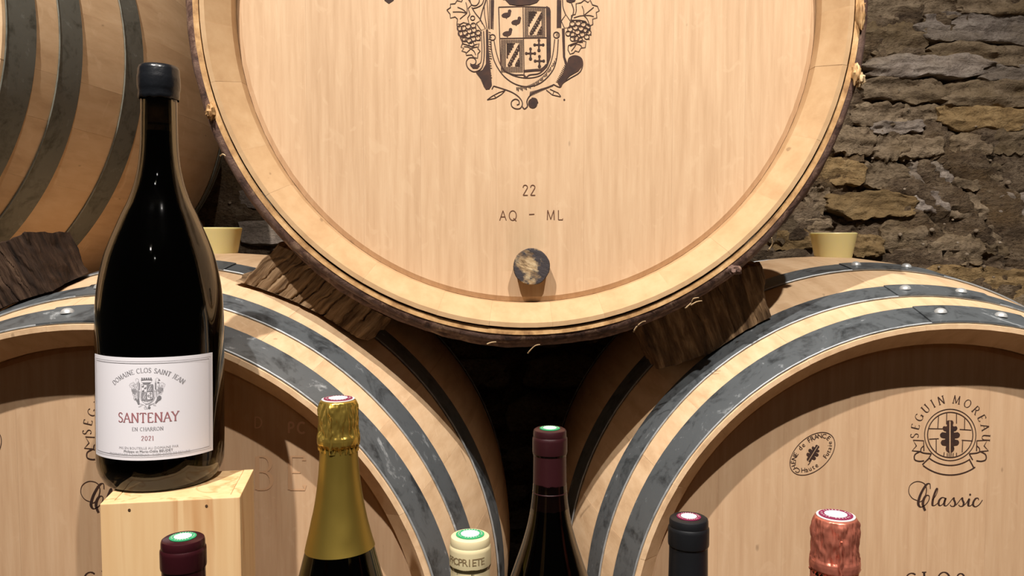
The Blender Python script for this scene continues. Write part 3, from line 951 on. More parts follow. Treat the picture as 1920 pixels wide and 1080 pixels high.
    # grapes and leaves
    for pts in (((368, 238), (402, 236), (440, 222), (484, 214), (376, 282), (414, 276), (452, 262), (488, 252), (400, 326), (440, 300), (478, 290), (524, 276),
                 (412, 330), (450, 342), (484, 326), (522, 320), (468, 372)),
                ((1318, 200), (1368, 196), (1412, 206), (1450, 224), (1300, 246), (1344, 232), (1392, 240), (1432, 254), (1284, 282), (1318, 290), (1362, 270), (1456, 274),
                 (1402, 290), (1440, 310), (1352, 322), (1384, 336), (1322, 326))):
        for i, (x, y) in enumerate(pts):
            k.ring(x, y, 21, 7, n=14)
            S_([(x - 8, y - 6), (x + 2, y - 10)], 4)
            k.disc(x + 18, y + 18, 7, n=6)
    L_([(345, 205), (355, 250), (365, 290), (385, 340), (400, 372)], 8)
    def leaf(pts, veins):
        S_([p for p in pts] + [pts[0]], 7)
        for a, b in veins: L_([a, ((a[0] + b[0]) / 2 + 6, (a[1] + b[1]) / 2 - 5), b], 6)
    leaf([(260, 84), (292, 62), (290, 34), (330, 30), (346, 4), (384, 14), (404, -30), (440, -10), (470, 40), (440, 70), (455, 120), (436, 150), (448, 200), (400, 190), (372, 205),
          (345, 200), (350, 160), (330, 142), (290, 152), (288, 118)], [((430, 110), (350, 60)), ((430, 110), (310, 100)), ((430, 110), (370, 160)), ((430, 110), (420, 20))])
    leaf([(392, 366), (380, 398), (404, 406), (386, 430), (420, 440), (424, 466), (470, 462), (488, 484), (520, 490), (522, 452), (542, 430), (522, 410), (532, 368), (500, 376), (470, 392)],
         [((462, 410), (420, 450)), ((462, 410), (504, 462)), ((462, 410), (520, 396)), ((462, 410), (404, 392))])
    leaf([(1352, 90), (1350, 30), (1392, 22), (1420, 0), (1450, 20), (1470, 2), (1488, 40), (1530, 52), (1546, 90), (1520, 104), (1526, 150), (1490, 160), (1492, 205), (1460, 222),
          (1430, 180), (1380, 170), (1310, 170), (1310, 130), (1344, 120)], [((1415, 130), (1500, 60)), ((1415, 130), (1400, 50)), ((1415, 130), (1500, 140)), ((1415, 130), (1330, 150)), ((1415, 130), (1460, 200))])
    leaf([(1285, 384), (1282, 420), (1300, 456), (1330, 446), (1344, 428), (1372, 438), (1392, 404), (1428, 400), (1434, 350), (1400, 340), (1350, 360), (1330, 366)],
         [((1352, 370), (1310, 430)), ((1352, 370), (1400, 396)), ((1352, 370), (1300, 390))])
    # vines, ribbons
    S_([(508, 196), (548, 170), (586, 240), (550, 256), (508, 196)], 6)
    S_([(1225, 176), (1264, 122), (1304, 180), (1290, 232), (1252, 236), (1225, 176)], 6)
    L_([(455, 0), (470, 40), (510, 44), (534, 10), (530, -20)], 7); L_([(470, 60), (500, 110), (540, 160), (560, 200)], 7); L_([(540, 170), (560, 90), (590, 0), (600, -60)], 9)
    L_([(480, 70), (520, 60), (560, 30), (580, -40)], 7); k.ring(478, 152, 18, 7, n=12)
    L_([(1305, 170), (1330, 90), (1310, 20), (1290, -60)], 8); L_([(1262, 122), (1240, 60), (1236, 0), (1230, -60)], 7)
    k.fill([(1265, -10), (1350, -10), (1340, 12), (1300, 24), (1270, 12)])
    # crown above the shield
    k.fill([(748, -6), (1046, -10), (1020, 22), (960, 42), (850, 46), (790, 38)])
    S_([(700, -110), (735, -6), (1060, -10), (1095, -115)], 8); k.fill([(706, -120), (1092, -122), (1082, -84), (716, -80)])
    for i in range(5):
        x = 712 + i * 78
        k.fill([(x, -176), (x + 52, -177), (x + 48, -124), (x + 6, -123)])
    S_([(622, 0), (610, -120), (560, -160), (500, -120), (520, -60)], 7); S_([(1200, 0), (1215, -120), (1270, -170), (1330, -120), (1310, -60)], 7)
    k.fill([(1300, -90), (1350, -130), (1340, -90), (1390, -80), (1330, -60)])
    return k
CR_INK = crest()
fU = head_map(CU, 0.389, 4.5, 780, 0)
CR_INK.build('crest_print', M['ink'], B_U, lambda u, v: tuple(Vector(fU(u, v)) + Vector((0, 0, 0.389))), True)
def on_head(ink, name, mat, B, C, Rb, scale=1.0, ox=0, oy=0, lift=0.0004):
    f = head_map(C, Rb, scale, ox, oy, lift)
    return ink.build(name, M[mat], B, lambda u, v: (f(u, v)[0], f(u, v)[1], f(u, v)[2] + Rb), True)
ink = line_text('22', 992, 366, 19, -1, weight=0.09, serif=False, spacing=0.14)
g_ = line_text('AQ', 953, 413, 18, -1, weight=0.085, serif=False, spacing=0.22); ink.add(g_)
ink.add(line_text('ML', 1040, 412, 18, -1, weight=0.085, serif=False, spacing=0.22)); ink.ribbon([(992, 402), (1002, 401.5)], 1.7)
on_head(ink, 'branded_lettering', 'ink_thin', B_U, CU, 0.389)
ink = Ink(); ink.fill([(718, -12), (742, -12), (738, 1), (729, 7), (721, 1)]); ink.disc(1058, 187, 1.8, n=8)
on_head(ink, 'brand_mark', 'ink', B_U, CU, 0.389)

def oak_leaf(k, cx, cy, s, rot=0.0):
    pts = []
    lobes = [(0, -128), (20, -126), (28, -108), (22, -90), (30, -80), (50, -82), (58, -64), (44, -46), (30, -44), (34, -30), (60, -36), (78, -18), (70, 4), (48, 10), (34, 6),
             (40, 22), (62, 26), (72, 46), (58, 66), (40, 62), (32, 58), (30, 74), (34, 96), (22, 116), (6, 110)]
    c, s_ = cos(rot), sin(rot)
    T = lambda x, y: (cx + (x * c - y * s_) * s, cy + (x * s_ + y * c) * s)
    def half(sg):
        pl = crom([(sg * x, y) for x, y in lobes], 2)
        k.F and None
        for i in range(len(pl) - 1):
            a, b = pl[i], pl[i + 1]
            k.fill([T(*a), T(*b), T(sg * 5, b[1] + (8 if b[1] > 0 else 8)), T(sg * 5, a[1] + 8)])
    half(1); half(-1)
    for (yy, w) in ((-70, 30), (-20, 40), (30, 36)): pass

def emblem():
    """cooper's emblem in the 4.154x view, v downwards"""
    k = Ink()
    cx, cy = 1335, 395
    k.ring(cx, cy, 200, 6, n=72); k.ring(cx, cy, 176, 7, n=72)
    for (a, b) in (((1308, 220), (1306, 310)), ((1384, 222), (1384, 306)), ((1244, 250), (1238, 346)), ((1448, 258), (1446, 352)),
                   ((1168, 346), (1276, 348)), ((1408, 352), (1500, 358)), ((1170, 428), (1246, 424)), ((1424, 436), (1510, 442)),
                   ((1226, 430), (1226, 536)), ((1432, 440), (1428, 530)), ((1288, 530), (1284, 564)), ((1384, 534), (1384, 564)),
                   ((1312, 536), (1312, 566)), ((1358, 536), (1356, 566))):
        k.ribbon([a, b], 6)
    oak_leaf(k, 1333, 410, 1.0)
    k.ribbon([(1327, 520), (1326, 570)], 6); k.ribbon([(1342, 520), (1340, 570)], 6)
    k.add(arc_text('SEGUIN', cx, cy, 248, 62, 142, -1, weight=0.12, spacing=0.42))
    k.add(arc_text('MOREAU', cx, cy, 248, 62, 38, -1, weight=0.12, spacing=0.42))
    B = lambda pts, w=9: k.ribbon(crom(pts, 5), w)
    k.ribbon(arc(cx, cy + 5, 250, 232, 130, 52, 20), 8); k.ribbon(arc(cx, cy - 8, 330, 320, 130, 54, 20), 9)
    k.ribbon([(1174, 572), (1118, 626)], 9); k.ribbon([(1484, 586), (1518, 650)], 9)
    for sg in (1, -1):
        X = lambda x: cx + sg * (x - cx)
        k.ribbon([(X(1130), 520), (X(1128), 440), (X(1046), 436), (X(1072), 480), (X(1038), 518), (X(1100), 524)], 8)
        B([(X(1100), 524), (X(1060), 548), (X(1058), 586), (X(1092), 600), (X(1132), 596)]); B([(X(1100), 524), (X(1130), 536), (X(1188), 542)])
        k.ribbon([(X(1188), 542), (X(1160), 590)], 8); B([(X(1128), 480), (X(1108), 500), (X(1106), 526)], 7)
    return k

def script_word():
    k = Ink()
    def st(pts, w=14, hair=5, n=6):
        k.ribbon(crom(pts, n), 1, wf=lambda dx, dy, t: hair + (w - hair) * max(0, dy) ** 1.4 if True else 1)
    st([(1078, 906), (1038, 886), (1012, 840), (1024, 786), (1074, 758), (1130, 772), (1150, 815), (1140, 870), (1112, 910), (1086, 916)], 7, 5)
    st([(1180, 815), (1176, 776), (1150, 782), (1118, 830), (1096, 880), (1086, 930), (1104, 956), (1136, 944), (1166, 908), (1172, 872), (1150, 866), (1130, 892), (1122, 930), (1130, 962), (1140, 984)], 20, 6)
    st([(1196, 905), (1226, 860), (1238, 820), (1232, 812), (1218, 840), (1202, 890), (1196, 935), (1206, 946), (1226, 936), (1248, 912)], 17, 5)
    st([(1296, 888), (1274, 882), (1252, 900), (1244, 930), (1256, 946), (1276, 934), (1292, 906), (1300, 886), (1290, 920), (1290, 942), (1306, 946), (1330, 922)], 16, 5)
    for dx in (0, 66):
        st([(1330 + dx, 922), (1350 + dx, 896), (1362 + dx, 884), (1364 + dx, 900), (1374 + dx, 926), (1366 + dx, 948), (1344 + dx, 950), (1334 + dx, 938)], 15, 5)
        st([(1366 + dx, 948), (1384 + dx, 936), (1396 + dx, 922)], 6, 5)
    st([(1462, 922), (1482, 892), (1476, 926), (1478, 946), (1494, 946), (1514, 926)], 17, 5)
    k.disc(1490, 860, 8, n=10)
    st([(1556, 902), (1552, 888), (1534, 890), (1516, 916), (1514, 942), (1532, 954), (1560, 938), (1586, 902)], 16, 6)
    return k

def stamp():
    k = Ink()
    rot = R(-42)
    k.ring(262, 542, 206, 5, 126, rot, 64)
    T = lambda x, y: (262 + x * cos(rot) - y * sin(rot), 542 + x * sin(rot) + y * cos(rot))
    def ell_text(chars, a, b, t0, t1, h, top):
        n = len(chars)
        # equal arc-length spacing
        N = 200
        ps = [(a * cos(t0 + (t1 - t0) * i / N), -b * sin(t0 + (t1 - t0) * i / N)) for i in range(N + 1)]
        cum = [0]
        for p, q in zip(ps, ps[1:]): cum.append(cum[-1] + math.hypot(q[0] - p[0], q[1] - p[1]))
        for i, ch in enumerate(chars):
            if ch == ' ': continue
            d = cum[-1] * (i + 0.5) / n
            j = max(1, min(N - 1, next(q for q in range(N + 1) if cum[q] >= d)))
            p, q = ps[j - 1], ps[j + 1]
            dx, dy = q[0] - p[0], q[1] - p[1]; l = math.hypot(dx, dy); dx /= l; dy /= l
            gi = font_ink(ch, h)
            k.add(gi.mapped(lambda u, v: T(ps[j][0] + u * dx + v * dy, ps[j][1] + u * dy - v * dx)))
    ell_text('CHÊNE de FRANCE', 158, 82, R(200), R(-6), 52, True)
    ell_text('Haute', 182, 106, R(208), R(262), 52, False)
    ell_text('Futaie', 182, 106, R(286), R(346), 50, False)
    oak_leaf(k, 266, 540, 0.58, R(32)); k.ribbon([(252, 590), (236, 620), (228, 628)], 6)
    return k

EM, SW, ST = emblem(), script_word(), stamp()
on_head(EM, 'branded_emblem', 'ink', B_R, CR, 0.407, 4.154, 1460, 720)
on_head(SW, 'branded_lettering', 'ink', B_R, CR, 0.407, 4.154, 1460, 720)
on_head(ST, 'oval_stamp', 'ink', B_R, CR, 0.407, 4.154, 1460, 720)
tx = Ink(); TXL = []
g, W_ = write('DOMAINE CLOS SAINT JEAN', 32, weight=0.12, mono=0.82, spacing=0.1)
for gx, gi in g:
    if not gi.F: continue
    a_ = R(83.4) - (gx - W_ / 2) / 400
    TXL.append(gi.mapped(lambda u, v: (1752 + (400 + v) * cos(a_) + u * sin(a_), 1504 - ((400 + v) * sin(a_) - u * cos(a_)))))
for l_ in TXL: on_head(l_, 'brand_letter', 'ink', B_R, CR, 0.407)
# the same brands on the left barrel (its head is nearer, so the marks are larger in the picture)
def toleft(u, v):
    x, y = 1460 + u / 4.154, 720 + v / 4.154
    return (236 + (x - 1782) * 1.075, 822 + (y - 828) * 1.075)
for inkk, nm in ((EM, 'branded_emblem'), (SW, 'branded_lettering'), (ST, 'oval_stamp')):
    on_head(inkk.mapped(toleft), nm, 'ink', B_L, CL, 0.407)
for l_ in TXL: on_head(l_.mapped(lambda x, y: (216 + (x - 1752) * 1.075, 1070 + (y - 1072) * 1.075)), 'brand_letter', 'ink', B_L, CL, 0.407)
ink = Ink(); ink.add(line_text('BE', 525, 918, 62, -1, weight=0.13, spacing=0.35))
on_head(ink, 'faded_lettering', 'ghost', B_L, CL, 0.407)
ink = Ink(); ink.add(line_text('PC', 556, 812, 20, -1, weight=0.2, serif=False, spacing=0.3)); ink.add(line_text('D', 484, 802, 20, -1, weight=0.12, serif=False))
on_head(ink, 'chalk_lettering', 'chalk', B_L, CL, 0.407)

# ------------------------------------------------------------------ bungs
def bung(px, Y, label):
    zb = None
    C = CR if px > 960 else CL
    x = P(px, 476, Y).x
    zb = C[2] + sqrt(RB_DEF ** 2 - (x - C[0]) ** 2)
    r = 0.0335 if px > 960 else 0.0318
    V, Fc = lathe([(0, -0.010), (r * .70, -0.010), (r * .80, 0.0), (r * .985, 0.0325), (r, 0.034), (r * .985, 0.0352), (r * .93, 0.0356), (r * .5, 0.0352), (0, 0.035)], 48)
    o = mk('silicone_bung', V, Fc, M['bung'], None, (x, Y, zb), smooth=40)
    tag(o, label, 'bung', 'bungs on top of the lower barrels')
bung(1562, CR[1] + L, 'pale yellow silicone bung on top of the lower right barrel')
bung(411, CL[1] + L, 'pale yellow silicone bung on the lower left barrel, beside the magnum')

# ------------------------------------------------------------------ wedges
def wedge(px, Yf, depth, mat, label, seed, low, up, cracks, crack_dir, nu=110, nv=34, nd=12, rrest=None):
    """px: BL BR TR TL in the picture at depth Yf"""
    c = [P(x, y, Yf) for x, y in px]
    ctr = sum(c, Vector()) / 4
    R_l = lambda s: prof(s, 0.344, 0.407, L) + 0.0008
    R_u = lambda s: prof(s, 0.344, 0.389 if up is CU else 0.407, L) + (0.0022 if True else 0)
    def pos(u, v, w):
        p = (c[0] * (1 - u) + c[1] * u) * (1 - v) + (c[3] * (1 - u) + c[2] * u) * v
        p = Vector(p)
        e = min(u, 1 - u, 0.5) ; f_ = min(v, 1 - v, 0.5)
        wob = 0.004 * fn(u * 5 + seed, v * 3, w * 4, 3)
        p.x += wob; p.z += 0.003 * fn(u * 4, v * 5 + seed, w * 3, 3)
        p.y = Yf + depth * w
        for it in range(8):
            if up:
                q = p.y - up[1]
                if q > -0.02:
                    d = Vector((p.x - up[0], p.z - up[2])); rr = R_u(max(q, 0)) + (0.014 if (up is CU and q < 0.065) else 0.001)
                    if d.length < rr: d *= rr / d.length; p.x, p.z = up[0] + d.x, up[2] + d.y
            q = p.y - low[1]
            d = Vector((p.x - low[0], p.z - low[2])); rr = R_l(max(q, 0)) + (0.0042 if q < 0.26 else 0)
            if d.length < rr: d *= rr / d.length; p.x, p.z = low[0] + d.x, low[2] + d.y
        return p
    V, Fc, idx = [], [], {}
    def vid(i, j, k):
        key = (i, j, k)
        if key not in idx:
            u, v, w = i / nu, j / nv, k / nd
            p = pos(u, v, w)
            if k == 0:
                q = (u * crack_dir[0] + v * crack_dir[1])
                rel = 0.0022 * fn(q * 14, (u - v) * 1.6, seed, 3)
                for (cc, cw, cd) in cracks:
                    dq = q + 0.02 * fn(u * 3, v * 3, cc * 5, 2) - cc
                    if abs(dq) < cw: rel -= 0.75 * cd * (1 - abs(dq) / cw) * (0.45 + 0.55 * min(1, max(0, 0.5 + 2 * fn(u * 2.5, v * 2.5, cc * 9, 2))))
                edge = min(u, 1 - u) * nu < 0.5 or min(v, 1 - v) * nv < 0.5
                p.y -= rel
                if edge: p.y += 0.003
            V.append(p - base); idx[key] = len(V) - 1
        return idx[key]
    base = Vector(((c[0].x + c[1].x) / 2, Yf, min(c[0].z, c[1].z)))
    for i in range(nu):
        for j in range(nv):
            Fc.append((vid(i, j, 0), vid(i + 1, j, 0), vid(i + 1, j + 1, 0), vid(i, j + 1, 0)))
            Fc.append((vid(i, j, nd), vid(i, j + 1, nd), vid(i + 1, j + 1, nd), vid(i + 1, j, nd)))
    for k in range(nd):
        for i in range(nu):
            Fc.append((vid(i, 0, k), vid(i, 0, k + 1), vid(i + 1, 0, k + 1), vid(i + 1, 0, k)))
            Fc.append((vid(i, nv, k), vid(i + 1, nv, k), vid(i + 1, nv, k + 1), vid(i, nv, k + 1)))
        for j in range(nv):
            Fc.append((vid(0, j, k), vid(0, j + 1, k), vid(0, j + 1, k + 1), vid(0, j, k + 1)))
            Fc.append((vid(nu, j, k), vid(nu, j, k + 1), vid(nu, j + 1, k + 1), vid(nu, j + 1, k)))
    o = mk('wooden_wedge', V, Fc, M[mat], None, tuple(base), smooth=45)
    tag(o, label, 'wedge', 'wedges between the stacked barrels')
    return o
ck = [(0.10, .010, .005), (0.20, .010, .006), (0.31, .013, .009), (0.42, .011, .007), (0.52, .014, .009), (0.63, .010, .006), (0.75, .013, .008), (0.90, .012, .006), (1.05, .012, .008)]
wedge([(434, 551), (690, 640), (760, 560), (522, 455)], 0.942, 0.10, 'wedge_l', 'cracked grey-brown wooden wedge between the crested barrel and the lower left barrel', 2.0, CL, CU, ck, (1.25, -0.08))
wedge([(1236, 694), (1452, 626), (1426, 492), (1190, 590)], 0.962, 0.09, 'wedge_r', 'brown wooden wedge between the crested barrel and the lower right barrel', 6.0, CR, CU,
      [(0.8, .012, .003), (1.0, .014, .003), (0.55, .014, .003)], (1.1, 0.1))
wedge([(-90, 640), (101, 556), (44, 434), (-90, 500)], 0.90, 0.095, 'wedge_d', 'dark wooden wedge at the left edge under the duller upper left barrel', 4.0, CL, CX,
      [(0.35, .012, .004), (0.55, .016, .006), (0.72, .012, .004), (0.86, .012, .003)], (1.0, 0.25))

# ------------------------------------------------------------------ supports hidden below the picture
for yy, nm in ((0.93, 'front'), (1.42, 'back')):
    t = mkbox('timber_rail', (-1.0, 1.0, -0.04, 0.04, 0, 0.10), M['timber'], None, 0.004, (0, yy, 0))
    tag(t, 'heavy timber rail under the ' + nm + ' of the lower barrels', 'rail')

# ------------------------------------------------------------------ display table with step
TT = CAMZ - 0.50
tb = empty('display_table', (0, 0.62, 0)); tag(tb, 'low wooden display table carrying the bottles in front of the barrels', 'table')
mkbox('tabletop', (-0.62, 0.62, -0.17, 0.14, TT - 0.025, TT), M['timber'], tb, 0.002)
for sx in (-0.58, 0.58):
    for sy in (-0.14, 0.11):
        mkbox('leg', (sx - .02, sx + .02, sy - .02, sy + .02, 0, TT - 0.025), M['timber'], tb, 0.002)
st = mkbox('display_step', (-0.205, 0.12, -0.055, 0.055, 0, 0.05), M['timber'], None, 0.002, (0, 0.695, TT))
tag(st, 'low wooden step on the display table under the two rear bottles', 'step')

# ------------------------------------------------------------------ pine box
ztop = CAMZ - 0.2093
def at_z(px, py, z):
    d = P(px, py, 1.0) - Vector((0, 0, CAMZ)); t = (z - CAMZ) / d.z
    return Vector((0, 0, CAMZ)) + d * t
FL, FR, BR = at_z(187, 945, ztop), at_z(450, 931.5, ztop), at_z(473, 880, ztop)
wv = (FR - FL); W = wv.length; dv = BR - FR; D = dv.length
yaw = math.atan2(wv.y, wv.x)
bx = empty('pine_box', (FL.x, FL.y, TT), yaw); tag(bx, 'upright pale pine wine box under the black magnum', 'box')
H = ztop - TT; th = 0.0085; e = 0.0003
mkbox('front_board', (0, W, 0, th, 0, H), M['pine'], bx, 0.0008)
mkbox('side_board', (W - th, W, th + e, D, 0, H), M['pine'], bx, 0.0005)
mkbox('side_board', (0, th, th + e, D, 0, H), M['pine'], bx, 0.0005)
mkbox('back_board', (th + e, W - th - e, D - th, D, 0, H - th - e), M['pine'], bx, 0.0005)
mkbox('top_board', (th + e, W - th - e, th + e, D, H - th, H - 0.0002), M['pine'], bx, 0.0004)
mkbox('bottom_board', (th + e, W - th - e, th + e, D - th - e, 0, th), M['pine'], bx, 0.0004)
for fx in (0.205, 0.755):
    V, Fc = lathe([(0, -0.002), (0.0011, -0.002), (0.0011, 0.0004), (0, 0.0005)], 10)
    mk('nail', [(v[0], -v[2], v[1]) for v in V], Fc, M['nail'], bx, (W * fx, 0, H - 0.006), smooth=40)

# ------------------------------------------------------------------ bottles
def shell(prof_o, t, zin_top, base_t=0.006):
    """closed glass profile from the outer profile (axis bottom ... lip); inner wall offset by t"""
    inner = []
    for (r, z) in reversed(prof_o):
        if r > t + 0.004 and z > base_t: inner.append((r - t, min(z, prof_o[-1][1])))
    return list(prof_o) + inner + [(0, base_t)]

def smooth_prof(pts, n=5):
    q = crom(pts, n)
    return [(max(0, r), z) for r, z in q]

def seal(parent, z, r, ring_mat, tilt=0.0):
    V, Fc = lathe([(0, 0), (r, 0), (r, 0.0005), (0, 0.0005)], 40)
    a = mk('seal_ring', V, Fc, M[ring_mat], parent, (0, 0, z), smooth=30)
    V, Fc = lathe([(0, 0), (r * 0.66, 0), (r * 0.66, 0.0003), (0, 0.0003)], 40)
    mk('seal_centre', V, Fc, M['pale_seal'], a, (0, 0, 0.00055), smooth=30)
    k = Ink()                                   # the tiny dashes of writing round the ring
    for i in range(26):
        an = 2 * pi * i / 26
        if i % 7 == 3: continue
        k.ribbon([(r * .76 * cos(an), r * .76 * sin(an)), (r * .88 * cos(an), r * .88 * sin(an))], r * 0.04)
    k.build('seal_lettering', M['white_seal'], a, lambda u, v: (u, v, 0.0008))
    return a

def burgundy(loc, label, capmat, ring, Hh=0.298, rb=0.041, capless=0.0, cap_len=0.062, wine='wine', capr=0.0147, gmat='glass_dark', group='bottles in the front row'):
    root = empty('wine_bottle', loc); tag(root, label, 'bottle', group)
    s = rb / 0.041
    low = [(0.0, 0.012), (0.020, 0.008), (0.034, 0.0012), (0.038, 0.0), (0.0405, 0.003), (0.041, 0.008), (0.041, 0.02), (0.041, 0.07), (0.041, 0.115), (0.0405, 0.130), (0.0385, 0.145),
           (0.0345, 0.162), (0.0285, 0.180), (0.0225, 0.198), (0.0178, 0.216), (0.0150, 0.234), (0.0138, 0.250)]
    pr_ = smooth_prof([(r * s, z) for r, z in low], 3)
    pr_[0] = (0, low[0][1])
    pr_ += [(0.0134, Hh - 0.030), (0.0134, Hh - 0.022), (0.0142, Hh - 0.020), (0.0142, Hh - 0.008), (0.0134, Hh - 0.006), (0.0132, Hh - 0.0015), (0.0125, Hh - 0.001)]
    sh = shell(pr_, 0.0028, 0)
    sh[len(pr_) :] = [(r, z) for r, z in sh[len(pr_):]]
    V, Fc = lathe(sh, 56); mk('glass_body', V, Fc, M[gmat], root, smooth=60)
    wi = [(0, 0.0165)] + [(r - 0.0032, z) for r, z in pr_ if 0.014 < z < Hh - 0.058 and r > 0.01 and not (z < 0.0175)]
    wi = [p for p in wi] + [(0, wi[-1][1])]
    V, Fc = lathe(wi, 48); mk('wine', V, Fc, M[wine], root, smooth=60)
    c = capr / 0.0147
    zt = Hh + 0.0006
    cp = [(0, zt), (0.0122 * c, zt), (0.0134 * c, zt - 0.0008), (0.0139 * c, zt - 0.0022), (0.0140 * c, zt - 0.0055), (0.0139 * c, zt - 0.0062), (0.0146 * c, zt - 0.0074), (0.0147 * c, zt - 0.009),
          (0.0147 * c, zt - 0.0190), (0.0145 * c, zt - 0.0202), (0.0138 * c, zt - 0.0207), (0.0138 * c, zt - 0.024), (0.0140 * c, zt - 0.040), (0.0145 * c, zt - cap_len),
          (0.0139 * c, zt - cap_len), (0.0135 * c, zt - 0.04), (0.0134 * c, zt - 0.0245), (0.01425 * c, zt - 0.019), (0.0143 * c, zt - 0.009), (0.0132 * c, zt - 0.0062), (0.0128 * c, zt - 0.0012), (0, zt - 0.0006)]
    V, Fc = lathe(cp, 64, lambda r, z, a: (r * (1 + 0.004 * fn(cos(a) * 3, sin(a) * 3, z * 160, 2)), z + (0.0012 * fn(cos(a) * 2, sin(a) * 2, 4, 2) if z < zt - cap_len + .001 else 0)))
    cap = mk('capsule', V, Fc, M[capmat], root, smooth=35)
    seal(cap, zt + 0.0001, (0.0100 if capmat == 'cap_cream' else 0.0086) * c, ring)
    return root, cap, zt

def place_top(px, py, height, base):
    """bottle whose cap top disc is centred on (px, py) and whose height is given"""
    p = at_z(px, py, base + height)
    return (p.x, p.y, base)

r1, cap1, z1 = burgundy(place_top(343, 1009, 0.298, TT), 'bottle with a dark maroon capsule and green seal in front of the pine box', 'cap_maroon', 'green', capr=0.0150)
r2, cap2, z2 = burgundy(place_top(881.5, 1004, 0.298, TT), 'bottle with a cream capsule lettered PROPRIETE and a green seal', 'cap_cream', 'green', wine='white_wine', capr=0.0143)
r3, cap3, z3 = burgundy(place_top(1031, 805, 0.293, TT + 0.05), 'bottle with a wine-red capsule at centre, before the dark gap', 'cap_purple', 'green', Hh=0.293, capr=0.0145,
                        cap_len=0.0665, group='bottles in the rear row')
r4, cap4, z4 = burgundy(place_top(1291.5, 971, 0.298, TT), 'bottle with a matt black capsule and purple seal in front of the lower right barrel', 'cap_black', 'purple', capr=0.0148)
for cap, px in ((cap3, 0),):
    pass
# lettering on the cream capsule
k = Ink()
for i, ch in enumerate('PROPRIETE'):
    gi = font_ink(ch, 0.0070)
    an = R(-62 + i * 12.6)
    k.add(gi.mapped(lambda u, v: (an * 0.0144 + u, v)))
k.build('capsule_lettering', M['embossed'], cap2, lambda u, v: (0.01450 * sin(u / 0.0144), -0.01450 * cos(u / 0.0144), z2 - 0.0165 + v))
# faint seam on the wine-red capsule
V, Fc = lathe([(0.01435, z3 - 0.0535), (0.0146, z3 - 0.0532), (0.0146, z3 - 0.0526), (0.0143, z3 - 0.0523)], 40)
mk('capsule_seam', V, Fc, M['cap_cream'] if False else M['cap_purple'], cap3, smooth=60)

